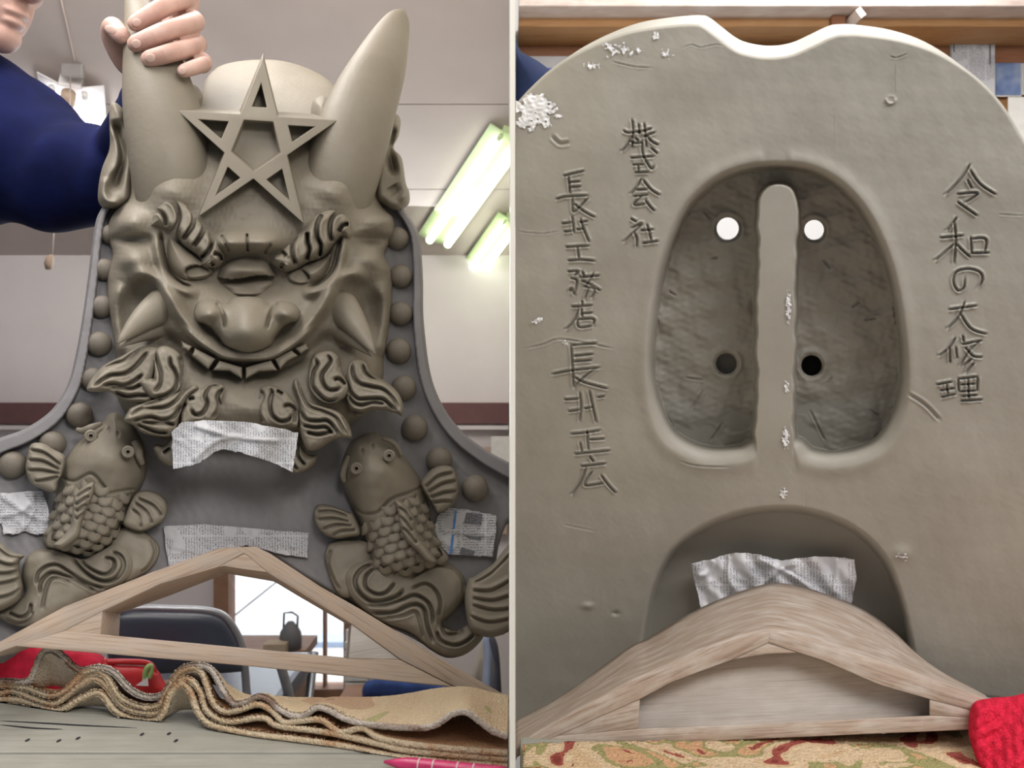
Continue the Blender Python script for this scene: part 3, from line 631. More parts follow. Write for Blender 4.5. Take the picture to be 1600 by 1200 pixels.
cloud([(536, 905), (540, 890), (556, 876), (585, 872), (620, 880), (646, 888), (666, 880), (692, 878), (714, 888), (727, 906), (728, 930), (714, 952), (700, 966), (692, 975), (712, 985), (730, 976), (752, 985), (754, 998), (730, 1021), (700, 1028), (672, 1015), (640, 990), (600, 975), (565, 952), (543, 928)],
      [([(618, 910), (603, 926), (587, 928), (572, 918), (572, 901), (585, 887)], 2.3, 13), ([(632, 920), (620, 932), (599, 939), (578, 939), (560, 924), (555, 905), (566, 889), (585, 881)], 2.6, 16), ([(643, 920), (664, 912), (680, 922), (688, 941), (685, 964)], 2.3, 11), ([(574, 946), (603, 945), (628, 937), (647, 930), (664, 937), (674, 951), (677, 976)], 2.3, 14), ([(580, 958), (614, 957), (637, 947), (653, 945), (664, 955), (668, 978), (678, 1006)], 2.5, 14), ([(600, 966), (630, 962), (648, 956), (656, 970), (662, 1000)], 2.4, 6), ([(691, 974), (695, 989), (710, 991), (725, 984)], 2.4, 13), ([(682, 985), (689, 1001), (710, 1008), (728, 1002), (742, 990)], 2.4, 13), ([(640, 904), (668, 887), (691, 883), (712, 891), (724, 908), (724, 930)], 2.2, 10)], 14, 24, 26)
# ---- damp newspaper laid on the clay
def sheet(name, label, fr, out, hf, mat, group=None, step=2.0, folds=(), thick=None):
    def h(X, Y, sd):
        H = hf(X, Y)
        for g, a in folds: H = carve(H, X, Y, g, 4.0, a, ridge=True, taper=0.1)
        return H+wob(X, Y, 22, 1.0, 41)
    o = relief(name, mat, fr, out, h, step, None, closed_spline=False)
    m = o.modifiers.new('solid', 'SOLIDIFY'); m.thickness = 0.0004; m.offset = 1
    return tag(o, label, 'newspaper')
def jag(pts, a=0.8, n=5):
    P = np.asarray(pts, float); o = []
    for p, q in zip(P, np.roll(P, -1, axis=0)):
        for k in range(n): o.append(p+(q-p)*k/n+rng.normal(0, a, 2)*(k > 0))
    return o
sheet('newspaper_strip', 'crumpled strip of newspaper draped over the mouth of the ogre face', LF, jag([(268, 676), (284, 660), (330, 657), (380, 659), (430, 668), (466, 676), (462, 706), (457, 738), (436, 727), (400, 714), (372, 706), (350, 702), (338, 705), (320, 718), (300, 728), (271, 733)], 0.7), lambda X, Y: 150-((X-366)/100)**2*16+6*np.sin(X/13+Y/21), PAPER[1], step=1.6, folds=[([(300, 664), (340, 676), (380, 684), (440, 690)], 7), ([(300, 722), (335, 690), (372, 683)], 5), ([(440, 670), (452, 700), (448, 730)], 4)])
sheet('newspaper_scrap', 'crumpled scrap of newspaper left of the left carp', LF, jag([(-6, 772), (30, 769), (66, 767), (74, 790), (79, 815), (74, 832), (60, 836), (36, 830), (30, 834), (5, 836), (4, 822), (-8, 806)], 0.8), lambda X, Y: 7+2*np.sin(X/7+Y/15), PAPER[2], folds=[([(0, 775), (40, 800), (78, 817)], 4), ([(0, 808), (30, 800), (48, 786)], 5), ([(50, 770), (52, 800), (35, 830)], 4)])
sheet('newspaper_sheet', 'flat newspaper sheet between the carp, just above the wooden cradle', LF, jag([(255, 822), (320, 819), (400, 826), (482, 833), (481, 872), (440, 866), (385, 852), (330, 866), (264, 888)], 0.5), lambda X, Y: 5+0*X, PAPER[3], folds=[([(258, 850), (330, 866), (360, 852)], 2), ([(360, 845), (420, 850), (480, 855)], 1.5)])
o = sheet('newspaper_scrap', 'scrap of newspaper with a blue line, right of the right carp', LF, jag([(679, 822), (686, 804), (700, 794), (730, 796), (775, 806), (774, 838), (770, 870), (735, 869), (700, 866), (682, 846)], 0.6), lambda X, Y: 8+1.5*np.sin(X/11), PAPER[0], folds=[([(690, 830), (730, 832), (772, 838)], 3)])
def print_patch(px, name, h=9.6, mat=BLACK):
    return relief(name, mat, LF, px, lambda X, Y, sd: h+1.5*np.sin(X/11)+wob(X, Y, 22, 1.0, 41), 2.0, o, closed_spline=False)
BLUE_INK = plain('blue_ink', (0.10, 0.25, 0.62), 0.8); GREY_INK = plain('grey_print', (0.16, 0.16, 0.18), 0.8, var=0.6, scale=600)
print_patch([(711, 797), (714, 797), (706, 866), (702, 866)], 'printed_line', mat=BLUE_INK)
print_patch([(729, 801), (754, 803), (752, 820), (725, 817)], 'printed_block', mat=GREY_INK)
print_patch([(722, 835), (752, 835), (751, 844), (733, 841)], 'printed_block', mat=GREY_INK)
print_patch([(720, 855), (742, 861), (740, 868), (718, 866)], 'printed_block', mat=GREY_INK)
# ---- pale wooden cradle under the tile
cr_l = thing('gabled_wooden_cradle', 'pale gable-shaped wooden cradle holding the front-facing ogre tile above the folded rug', 'wooden frame', LF.pt(400, 1040, -40))
def board(name, px, wf, wb, par, mat, ang, side=0, back=None, fr=LF, bev=0.0012):
    V, f = prism(fr, px, wf, wb, back, side); a = math.radians(ang)
    U = [(x*math.cos(a)-y*math.sin(a), x*math.sin(a)+y*math.cos(a)) for x, y in (list(px)+list(back if back is not None else px))]
    U = np.array(U); U[len(px):, 1] += 60
    o = mk(name, V, f, mat, par, uv=U, smooth=False); return bevelmod(o, bev, 2, 35)
BK = lambda pts, dx=28, dy=2: [(x+(dx*(1-(x-160)/390) if x > 60 else dx), y+dy) for x, y in pts]
wf, wb = 44, -60
board('rafter', [(-30, 1015), (0, 1002), (100, 948), (240, 893), (340, 857), (360, 855), (386, 862), (341, 886), (252, 912), (160, 955), (100, 986), (27, 1009), (-30, 1030)], wf, wb, cr_l, WOODL, 22, back=[(0, 1017), (30, 1004), (130, 950), (262, 897), (355, 861), (368, 858), (390, 868), (352, 897), (262, 932), (188, 958), (128, 985), (55, 1009), (0, 1030)])
board('rafter', [(361, 855), (400, 854), (421, 864), (500, 916), (562, 951), (690, 1030), (775, 1078), (799, 1090), (799, 1100), (727, 1082), (700, 1068), (625, 1030), (549, 975), (475, 930), (417, 894), (386, 868)], wf, wb, cr_l, WOODL, -32, side=-1, back=[(366, 857), (400, 857), (420, 867), (498, 920), (560, 955), (688, 1034), (773, 1080), (799, 1092), (799, 1100), (725, 1082), (698, 1068), (620, 1030), (545, 977), (472, 935), (432, 911), (390, 893)])
board('gusset', [(341, 886), (386, 863), (417, 894), (380, 889), (350, 884)], wf-1, wb+4, cr_l, WOODL, -5, back=[(352, 896), (386, 866), (430, 909), (392, 902), (360, 897)])
board('gusset', [(60, 1001), (100, 986), (160, 955), (157, 991), (110, 987)], wf-1.5, wb+4, cr_l, WOODL, 10, back=[(86, 1002), (128, 986), (188, 958), (186, 993), (138, 988)])
board('gusset', [(549, 975), (625, 1031), (545, 1029)], wf-1.5, wb+4, cr_l, WOODP, 10, back=[(545, 977), (620, 1031), (541, 1029)])
board('bottom_rail', [(22, 1008), (100, 986), (157, 991), (545, 1029), (625, 1031), (700, 1069), (726, 1082), (700, 1073), (542, 1057), (400, 1042), (170, 1022), (27, 1010)], wf, wb, cr_l, WOODL, -5, back=[(50, 1008), (128, 988), (186, 994), (545, 1028), (622, 1031), (698, 1068), (722, 1080), (700, 1072), (542, 1056), (400, 1041), (188, 1022), (55, 1010)])
# ------------------------------------------------------------------ RIGHT: back of a tile
rtile = thing('inscribed_sculpture', 'back of a grey clay roof ornament with oval hollow, central rib and inscribed characters', 'sculpture', RF.pt(1200, 1050, -60))
arch = [(990, 1062), (1000, 1010), (1007, 965), (1015, 925), (1030, 885), (1050, 855), (1082, 829), (1120, 810), (1165, 796), (1210, 791), (1255, 793), (1300, 805), (1335, 822), (1365, 846), (1386, 872), (1400, 900), (1415, 945), (1425, 995), (1434, 1050)]
r_out = [(740, 260), (775, 205), (805, 164), (832, 134), (870, 101), (920, 73), (980, 50), (1040, 40), (1084, 37), (1100, 41), (1120, 56), (1150, 78), (1180, 87), (1210, 89), (1240, 84), (1270, 71), (1300, 57), (1320, 53), (1352, 54), (1410, 63), (1468, 83), (1525, 120), (1566, 163), (1595, 210), (1622, 262), (1660, 420), (1690, 700), (1700, 1110), (1600, 1096), (1530, 1087), (1455, 1062)]
r_out = list(map(tuple, spl(r_out, 5)))+[(1434, 1050), (1300, 960), (1215, 925), (1110, 960), (990, 1062), (865, 1130), (740, 1180)]
hollow = [(1017, 560), (1022, 500), (1031, 440), (1048, 380), (1075, 325), (1115, 286), (1160, 266), (1212, 259), (1265, 265), (1308, 287), (1345, 325), (1375, 380), (1395, 440), (1407, 510), (1412, 560), (1412, 620), (1402, 660), (1380, 696), (1345, 715), (1300, 722), (1262, 716), (1243, 700), (1234, 710), (1215, 716), (1196, 712), (1184, 702), (1160, 713), (1110, 716), (1070, 704), (1040, 680), (1024, 640), (1018, 600)]
HP = spl(hollow, 6, True); AP = np.vstack([spl(arch, 6), [(1300, 1090), (1120, 1090)]])
RIBP = np.array([(1216, 318), (1214, 400), (1212, 500), (1211, 600), (1210, 700), (1208, 760)], float)
TXT = []
def strokes(ox, oy, sc, L):
    for s in L: TXT.append([(ox+x/sc, oy+y/sc) for x, y in s])
strokes(820, 160, 3.752, [
 [(575, 163), (610, 178), (685, 165)], [(628, 95), (635, 150), (630, 270)], [(632, 190), (600, 250), (565, 290)], [(612, 225), (650, 238), (690, 235)], [(645, 205), (668, 228)], [(668, 125), (672, 190)], [(700, 118), (706, 180), (714, 265)], [(655, 180), (745, 152)], [(690, 203), (765, 174)], [(712, 190), (740, 225), (785, 250)], [(740, 265), (778, 300)],
 [(618, 325), (760, 315)], [(690, 215), (690, 290), (715, 350), (745, 390), (760, 365)], [(632, 365), (700, 362)], [(665, 368), (668, 405)], [(645, 410), (728, 408)],
 [(685, 445), (660, 490), (620, 540)], [(690, 450), (740, 510), (795, 545)], [(650, 512), (725, 508)], [(640, 550), (725, 540)], [(690, 545), (640, 600), (715, 592)], [(705, 570), (735, 610), (762, 637)],
 [(620, 680), (655, 700)], [(620, 740), (685, 710), (630, 770), (575, 825)], [(640, 760), (658, 800), (655, 850)], [(680, 750), (755, 745)], [(715, 712), (730, 760), (742, 815)], [(690, 825), (785, 812)],
 [(225, 432), (290, 415), (350, 402)], [(255, 430), (262, 480), (265, 535)], [(258, 468), (325, 462)], [(262, 498), (330, 492)], [(180, 570), (240, 552), (375, 545)], [(280, 552), (285, 640), (325, 610), (375, 555)], [(285, 590), (350, 640), (415, 675)],
 [(218, 710), (280, 703)], [(278, 665), (290, 770)], [(230, 758), (285, 752)], [(325, 675), (345, 740), (378, 820)], [(320, 702), (370, 695)], [(305, 745), (345, 740)],
 [(238, 848), (380, 840)], [(308, 845), (318, 920)], [(250, 928), (330, 922), (415, 930)],
 [(250, 992), (315, 990), (285, 1020)], [(265, 1030), (305, 1040), (300, 1090), (290, 1130)], [(262, 1110), (275, 1090), (290, 1130)], [(335, 990), (350, 1020)], [(320, 1025), (440, 1015)], [(405, 998), (370, 1060), (345, 1085)], [(330, 1040), (390, 1070), (445, 1105)], [(350, 1080), (410, 1095), (390, 1150)], [(375, 1090), (350, 1155)]])
strokes(820, 460, 3.528, [
 [(315, 35), (318, 60)], [(255, 68), (375, 60)], [(300, 65), (275, 140), (222, 198)], [(310, 70), (318, 130)], [(315, 105), (375, 100)], [(290, 135), (300, 180), (375, 172)], [(375, 172), (378, 135), (290, 138)],
 [(255, 280), (400, 268)], [(255, 275), (260, 350), (265, 430), (270, 520)], [(262, 340), (380, 328)], [(262, 370), (370, 362)], [(145, 442), (250, 420), (420, 402)], [(385, 410), (300, 480), (270, 520)], [(265, 450), (330, 485), (460, 520)],
 [(218, 580), (300, 575)], [(303, 535), (310, 620), (300, 705)], [(240, 645), (305, 635)], [(355, 525), (375, 620), (395, 710)], [(400, 568), (440, 560)], [(330, 630), (375, 620)],
 [(248, 770), (330, 762), (420, 748)], [(343, 745), (350, 860)], [(352, 800), (440, 796)], [(305, 815), (315, 870)], [(270, 880), (475, 860)],
 [(355, 890), (380, 922)], [(305, 948), (450, 932)], [(340, 945), (310, 1030), (255, 1110)], [(375, 970), (330, 1050), (440, 1038)], [(418, 992), (460, 1050), (505, 1097)]])
strokes(1420, 230, 2.79, [
 [(268, 72), (225, 140), (155, 212)], [(265, 95), (310, 160), (382, 208)], [(255, 140), (275, 180)], [(208, 205), (300, 200), (240, 245)], [(210, 237), (300, 300)],
 [(210, 305), (165, 365)], [(135, 395), (240, 385)], [(197, 320), (205, 400), (197, 510)], [(200, 420), (160, 455), (112, 497)], [(205, 420), (240, 455), (270, 480)], [(270, 390), (275, 465)], [(270, 400), (335, 400), (330, 460)], [(270, 462), (352, 460)],
 [(245, 560), (240, 610), (215, 625), (195, 590), (205, 545), (260, 530), (310, 545), (320, 580), (295, 622)],
 [(172, 708), (300, 690)], [(245, 670), (215, 740), (165, 795)], [(222, 720), (270, 790), (342, 815)],
 [(205, 828), (170, 880), (128, 912)], [(178, 870), (180, 940)], [(205, 870), (210, 920)], [(235, 820), (240, 850)], [(230, 860), (320, 842)], [(310, 845), (260, 890), (222, 955)], [(245, 870), (280, 910), (322, 915)], [(275, 920), (235, 955)], [(285, 940), (245, 985)],
 [(120, 1035), (190, 1022)], [(165, 1030), (170, 1080)], [(135, 1060), (200, 1050)], [(140, 1090), (205, 1075)], [(215, 1010), (218, 1065)], [(215, 1010), (300, 1000)], [(300, 1000), (298, 1060)], [(220, 1065), (298, 1060)], [(222, 1035), (295, 1030)], [(258, 1005), (262, 1100)], [(230, 1085), (300, 1080)], [(225, 1105), (322, 1100)]])
PEGS = [(1137, 357, 18.5), (1272, 359, 16.5), (1135, 568, 17), (1268, 571, 17)]
def h_back(X, Y, sd):
    H = wob(X, Y, 230, 1.6, 51)+wob(X, Y, 44, 0.28, 52)+wob(X, Y, 17, 0.05, 53)
    H -= 4*np.clip(1-sd/4.0, 0, 1)**1.5
    # raised lip round the hollow, then the hollow with its rib
    s = sdpoly(X, Y, HP); H += 3*np.exp(-((s+12)/12)**2)*sst((np.abs(X-1212)-26)/12+(Y < 600))
    fl = -120+wob(X, Y, 60, 4, 54)+wob(X, Y, 18, 0.8, 55); a = s+10
    wB = 11+13*sst((Y-560)/140); ca = np.clip(a/wB, 0, 1); wall = 1-np.sqrt(np.maximum(0, 1-ca**2))
    dp = np.clip((a-wB+3)/9, 0, 1)
    hol = np.where(a <= 0, 0, -30*wall-90*sst(dp)+np.where(dp >= 1, fl+120, 0))
    D, T = dline(X, Y, RIBP); rw = 31+wob(X, Y, 60, 1.5, 56)
    rib = -6*(1-sst((Y-590)/110))-120*sst((D-rw+3)/7.0)
    m = (a > 0) & (Y < 735)
    H = np.where(m, H*np.clip(1-a/20, 0, 1)+np.maximum(hol, rib), H)
    for x, y, r in PEGS:
        q = np.hypot(X-x, Y-y); H += np.where(m & (q < r+14), 5*np.exp(-((q-r-4)/5)**2), 0)-np.where(m, 8*np.exp(-(q/(r+3))**6), 0)
    # arch over the cradle
    sa = sdpoly(X, Y, AP)+3; H = np.where(sa > 0, H*np.clip(1-sa/8, 0, 1)-5*sst(sa/8)-78*sst((sa-5)/9), H)
    for t in TXT: H = carve(H, X, Y, t, 1.55, 7.0, taper=0.12, burr=3.0)
    for g, w, d in [([(1418, 615), (1445, 632), (1470, 658)], 2.2, 3.5), ([(1390, 88), (1402, 90), (1418, 84)], 1.0, 2), ([(862, 212), (875, 224), (890, 222)], 2.5, 4), ([(1398, 100), (1398, 148)], 0.9, 1.0), ([(1302, 170), (1302, 220)], 0.9, 0.6), ([(820, 545), (850, 538), (880, 530), (960, 545)], 1.2, 2.5), ([(808, 362), (850, 365), (875, 360)], 0.9, 2), ([(1060, 720), (1090, 728), (1140, 730)], 1.2, 2), ([(1560, 335), (1600, 337)], 1.0, 1.6), ([(1258, 765), (1258, 800)], 0.9, 0.6), ([(1066, 76), (1080, 70), (1095, 74), (1118, 70), (1130, 72)], 0.9, 1.5), ([(955, 96), (990, 104), (1020, 106)], 1.0, 2.0), ([(880, 820), (930, 830)], 1, 1.5)]:
        H = carve(H, X, Y, g, w, d, burr=d*0.5)
    for g in ([(1100, 330), (1110, 342)], [(1110, 405), (1122, 402)], [(1045, 455), (1056, 462)], [(1285, 405), (1298, 420)], [(1080, 640), (1100, 610)], [(1110, 690), (1130, 660)], [(1330, 480), (1345, 470)], [(1360, 640), (1375, 650)], [(1070, 590), (1100, 594)], [(1290, 600), (1300, 590)], [(1350, 500), (1370, 496)], [(1265, 640), (1290, 690)]):
        H = carve(H, X, Y, g, 1.5, 4, burr=1.5)
    q = np.hypot((X-1392)/7.0, (Y-156)/6.0); H += np.where(q < 1.6, 3*np.exp(-((q-1)/0.25)**2)*np.where(Y > 154, 1.3, 0.3), 0)
    H += bump(X, Y, 918, 947, 9, 5, 4)+bump(X, Y, 1410, 865, 14, 12, 5)-bump(X, Y, 962, 958, 5, 3, 5)
    return H
def peg_mask(X, Y):
    k = np.ones(X.shape, bool)
    for x, y, r in PEGS: k &= np.hypot(X-x, Y-y) > r*0.93
    return k
def back_shift(P, B): return B
bt = relief('back_face', CLAYB, RF, r_out, h_back, 1.6, rtile, side=1, skirt=-135, closed_spline=False, extra_mask=peg_mask)
for x, y, r in PEGS:
    a = np.linspace(0, 6.2832, 28, endpoint=False); dp = -165 if y < 450 else (-165 if x < 1200 else -280); rings = [(r*1.03, -122), (r*0.93, -132), (r*0.95, dp)]
    V = np.vstack([RF.P(x+q*np.cos(a)*1.0, y+q*np.sin(a), w) for q, w in rings]); f = [(i*28+k, (i+1)*28+k, (i+1)*28+(k+1) % 28, i*28+(k+1) % 28) for i in range(2) for k in range(28)]
    if y > 450: f.append(tuple(56+k for k in range(28))[::-1])
    mk('peg_hole', V, f, CLAYB, rtile)
def smear(cx, cy, rx, ry, seed, th=0.35, h0=2.2, hb=0.0):
    a = np.linspace(0, 6.2832, 24, endpoint=False); out = [(cx+rx*math.cos(t), cy+ry*math.sin(t)) for t in a]
    def msk(X, Y): return (0.7*wob(X, Y, min(rx, ry)*1.4, 1.0, seed)+0.45*wob(X, Y, min(rx, ry)*0.5, 1.0, seed+1)+1.3*(1-((X-cx)/rx)**2-((Y-cy)/ry)**2)) > th
    relief('plaster_smear', PLASTER, RF, out, lambda X, Y, sd: hb+h0+wob(X, Y, 11, 0.8, seed+2)+h_back(X, Y, np.full(X.shape, 50.0)), 0.9, rtile, extra_mask=msk, side=1)
for q in [(836, 172, 36, 28, 1, 0.35), (825, 190, 22, 16, 2, 0.5), (853, 196, 9, 5, 3, 0.3), (872, 181, 8, 4, 9, 0.2), (926, 102, 15, 8, 4, 0.7), (955, 78, 26, 13, 5, 1.1), (1025, 57, 9, 8, 6, 0.5), (985, 78, 22, 14, 7, 1.2), (1040, 84, 16, 10, 8, 1.0), (838, 500, 11, 8, 10, 0.7), (820, 1132, 10, 11, 11, 0.5), (850, 1130, 9, 8, 12, 0.7), (1224, 770, 7, 9, 13, 0.3), (1410, 870, 14, 8, 14, 0.9), (1232, 480, 5, 30, 15, 0.2), (1229, 604, 5, 12, 16, 0.3), (1228, 685, 6, 20, 17, 0.2), (884, 536, 8, 5, 18, 0.5)]: smear(*q)
# newspaper on the ridge of the cradle
o = sheet('newspaper_strip', 'crumpled newspaper strip on the ridge of the cradle in the arch of the inscribed tile', RF, jag([(1080, 881), (1112, 874), (1135, 866), (1170, 864), (1200, 870), (1222, 876), (1250, 872), (1280, 870), (1310, 871), (1335, 874), (1338, 905), (1330, 943), (1300, 932), (1268, 921), (1230, 918), (1194, 913), (1150, 926), (1095, 951), (1088, 920)], 0.6), lambda X, Y: -44+7*np.sin(X/14+Y/20)+3*np.sin(X/6-Y/9), PAPER[4], step=1.5, folds=[([(1090, 900), (1105, 895), (1115, 874)], 6), ([(1195, 912), (1220, 888), (1245, 880)], 8), ([(1180, 872), (1222, 890), (1268, 920)], 7), ([(1308, 872), (1306, 905), (1302, 930)], 5), ([(1140, 868), (1138, 900), (1150, 925)], 4)])
# ---- weathered cradle under the inscribed tile (stands level on the rug)
RW = Frame(1170, 1155, 0.925, 0.0, yaw=math.radians(6.5))
cr_r = thing('weathered_wooden_cradle', 'weathered gable-shaped wooden cradle under the inscribed tile, with a closed inner panel', 'wooden frame', RW.pt(1170, 1160, -100))
topf = spl([(797, 1176), (830, 1152), (865, 1131), (925, 1098), (985, 1066), (1025, 1049), (1100, 1016), (1150, 998), (1182, 990), (1203, 988), (1226, 991), (1262, 1001), (1300, 1015), (1370, 1034), (1435, 1055), (1480, 1070), (1535, 1091), (1545, 1095)], 5)
topb = spl([(797, 1130), (840, 1108), (880, 1085), (930, 1050), (985, 1010), (1015, 996), (1080, 957), (1140, 930), (1190, 914), (1215, 911), (1240, 914), (1290, 928), (1350, 953), (1395, 985), (1430, 1018), (1470, 1048), (1520, 1075), (1540, 1086)], 5)
DW = -230
def roofboard(name, i0, i1, ang):
    A, B = topf[i0:i1], topb[i0:i1]; m = len(A); t = np.linspace(0, 1, 12)
    rows = [RW.P(A[:, 0]*(1-s)+B[:, 0]*s, A[:, 1]*(1-s)+B[:, 1]*s, DW*s) for s in t]
    for r in rows: r[:, 0] = np.maximum(r[:, 0], 0.0036)
    fr_ = RW.P(A[:, 0], A[:, 1], 0.0); low = fr_+np.array([0, 0, -0.010]); low2 = rows[-1]+np.array([0, 0, -0.010]); 
    for r in (low, low2): r[:, 0] = np.maximum(r[:, 0], 0.0036)
    allr = [low2]+[r for r in rows[::-1]]+[low]
    V = np.vstack(allr); f = np.array([(j*m+k, (j+1)*m+k, (j+1)*m+k+1, j*m+k+1) for j in range(len(allr)-1) for k in range(m-1)])
    U = np.vstack([np.stack([A[:, 0]*1.15, np.full(m, (j-1)*26.0)], -1) for j in range(len(allr))])
    return mk(name, V, f, WOODR, cr_r, uv=U)
k = int(np.argmin(np.abs(topf[:, 0]-1203)))
roofboard('roof_board', 0, k+1, 0); roofboard('roof_board', k, len(topf), 0)
fB = dict(fr=RW, bev=0.0012)
TF = lambda a, b: [tuple(p) for p in topf[(topf[:, 0] > a) & (topf[:, 0] < b)]]
def rbackof(px): return [(x+(1200-x)*0.02, y-6) for x, y in px]
board('rafter', [(806, 1171)]+TF(808, 1201)+[(1203, 988.5), (1200, 1004), (1145, 1030), (1050, 1065), (1000, 1092), (940, 1118), (870, 1150), (820, 1170)], 1.0, -40, cr_r, WOODR, 24, back=None, side=1, **fB)
board('rafter', [(1203, 988.5)]+TF(1204, 1578)+[(1546, 1108), (1530, 1112), (1452, 1092), (1375, 1070), (1285, 1031), (1250, 1020), (1200, 1004)], 1.0, -40, cr_r, WOODR, -18, **fB)
board('gusset', [(1200, 1004), (1250, 1020), (1200, 1022), (1145, 1030)], 0.0, -40, cr_r, WOODR, 0, **fB)
board('gusset', [(1000, 1092), (997, 1139), (870, 1150), (940, 1118)], 0.0, -40, cr_r, WOODR, 12, **fB)
board('gusset', [(1452, 1092), (1530, 1112), (1520, 1122), (1452, 1118)], 0.0, -40, cr_r, WOODR, -12, **fB)
board('bottom_rail', [(806, 1172), (820, 1170), (870, 1150), (997, 1139), (1200, 1131), (1452, 1118), (1520, 1122), (1520, 1140), (1350, 1147), (1150, 1156), (950, 1167)], 1.0, -150, cr_r, WOODR, 3, side=1, **fB)
board('inner_panel', [(870, 1160), (1000, 1085), (1050, 1058), (1145, 1024), (1200, 1016), (1250, 1014), (1285, 1025), (1375, 1064), (1470, 1098), (1470, 1130), (1200, 1140), (960, 1150)], -44, -56, cr_r, WOODP, 3, **fB)
# ------------------------------------------------------------------ benches, rugs
TZ = CAMZ-0.35
def bench(name, label, x0, x1, y0, y1, mat, par_side):
    b = thing(name, label, 'workbench', ((x0+x1)/2, (y0+y1)/2, 0.0))
    n = 4
    for i in range(n):
        ya, yb = y0+(y1-y0)*i/n, y0+(y1-y0)*(i+1)/n
        v, f = boxv(((x0+x1)/2, (ya+yb)/2, TZ-0.025), (x1-x0, yb-ya-0.003, 0.05), bev=0.003)
        mk('plank', v, f, mat, b, uv=np.stack([v[:, 0]*1200, v[:, 1]*1200], -1), smooth=False)
    for sx in (x0+0.08, x1-0.08):
        for sy in (y0+0.08, y1-0.08):
            v, f = boxv((sx, sy, (TZ-0.05)/2), (0.08, 0.08, TZ-0.05), bev=0.004); mk('leg', v, f, mat, b, uv=np.stack([v[:, 2]*1200, v[:, 0]*1200], -1), smooth=False)
    return b
bl = bench('workbench', 'grey weathered plank workbench under the folded rug', -1.1, -0.008, 0.42, 1.075, BENCH, -1)
br = bench('workbench', 'workbench under the patterned rug and weathered cradle', 0.008, 0.95, 0.42, 0.955, BENCH, 1)
# cracks and worm holes in the front planks
for pts in ([(0, 1127), (60, 1130), (130, 1134), (215, 1138)], [(0, 1133), (50, 1138), (98, 1140)]):
    P = spl(pts, 4); Yd = 0.35*F/(P[:, 1]-600); V = np.array([at(x, y, d) for (x, y), d in zip(P, Yd)]); V[:, 2] = TZ+0.0006
    m = len(V); w = 0.0016*np.sin(np.linspace(0.15, 3.0, m))
    VV = np.vstack([V+np.array([0, 1, 0])*w[:, None], V-np.array([0, 1, 0])*w[:, None]]); mk('crack', VV, [(k, k+1, m+k+1, m+k) for k in range(m-1)], BLACK, bl)
for x, y in ((43, 1157), (92, 1158), (122, 1154), (264, 1147), (222, 1148), (275, 1158)):
    d = 0.35*F/(y-600); c = at(x, y, d); c[2] = TZ+0.0006; a = np.linspace(0, 6.28, 10, endpoint=False)
    mk('worm_hole', np.stack([c[0]+0.0018*np.cos(a), c[1]+0.004*np.sin(a), np.full(10, c[2])], -1), [tuple(range(10))], BLACK, bl)
def rugmat(name, cols, sc, edge=False):
    m, nt, b = mat_new(name)
    tc = N(nt, 'ShaderNodeTexCoord'); n1 = N(nt, 'ShaderNodeTexNoise', Scale=sc, Detail=1.5, Distortion=1.2); nt.links.new(tc.outputs['Object'], n1.inputs['Vector'])
    k = len(cols); o = None
    r = nt.nodes.new('ShaderNodeValToRGB'); r.color_ramp.interpolation = 'EASE' if edge else 'CONSTANT'; e = r.color_ramp.elements
    while len(e) < k: e.new(0.5)
    for i, q in enumerate(e): q.position = 0.0 if i == 0 else 0.34+0.34*(i-1)/max(1, k-2); q.color = (*cols[i], 1)
    nt.links.new(n1.outputs['Fac'], r.inputs[0])
    n2 = N(nt, 'ShaderNodeTexNoise', Scale=420.0, Detail=2.0); nt.links.new(tc.outputs['Object'], n2.inputs['Vector'])
    mx = N(nt, 'ShaderNodeMix', data_type='RGBA', blend_type='MULTIPLY'); mx.inputs['Factor'].default_value = 1.0
    g = ramp(nt, n2.outputs['Fac'], [(0.3, (0.84, 0.84, 0.84)), (0.7, (1.12, 1.12, 1.12))]); nt.links.new(r.outputs[0], mx.inputs['A']); nt.links.new(g, mx.inputs['B'])
    nt.links.new(mx.outputs['Result'], b.inputs['Base Color']); b.inputs['Roughness'].default_value = 0.95; b.inputs['Specular IOR Level'].default_value = 0.1
    bp = N(nt, 'ShaderNodeBump', Strength=0.8, Distance=0.004); nt.links.new(n2.outputs['Fac'], bp.inputs['Height']); nt.links.new(bp.outputs[0], b.inputs['Normal'])
    return m
EDGE = rugmat('rug_cream_edge', [(0.60, 0.44, 0.27), (0.68, 0.52, 0.34), (0.74, 0.60, 0.42), (0.60, 0.38, 0.22)], 14, True)
EDGE4 = rugmat('rug_grey_edge', [(0.34, 0.25, 0.20), (0.56, 0.47, 0.40), (0.62, 0.54, 0.47), (0.30, 0.20, 0.15)], 14, True)
PILE = rugmat('rug_orange_pile', [(0.52, 0.25, 0.13), (0.60, 0.33, 0.19), (0.56, 0.30, 0.16), (0.62, 0.42, 0.26)], 12, True)
PILE4 = rugmat('rug_floral_pile', [(0.28, 0.14, 0.11), (0.52, 0.36, 0.24), (0.62, 0.48, 0.32), (0.62, 0.49, 0.33), (0.60, 0.46, 0.31), (0.42, 0.38, 0.20)], 7)
UNDER = rugmat('rug_backing', [(0.55, 0.47, 0.36), (0.60, 0.52, 0.42), (0.50, 0.42, 0.32)], 20, True)
FLORAL = rugmat('patterned_rug_pile', [(0.22, 0.05, 0.04), (0.34, 0.09, 0.07), (0.62, 0.44, 0.27), (0.66, 0.50, 0.33), (0.64, 0.48, 0.31), (0.34, 0.31, 0.14), (0.60, 0.36, 0.20), (0.30, 0.08, 0.06)], 13)
rug = thing('folded_rug', 'thick folded rug in wavy orange and cream layers under the pale cradle', 'rug', (-0.35, 1.1, TZ))
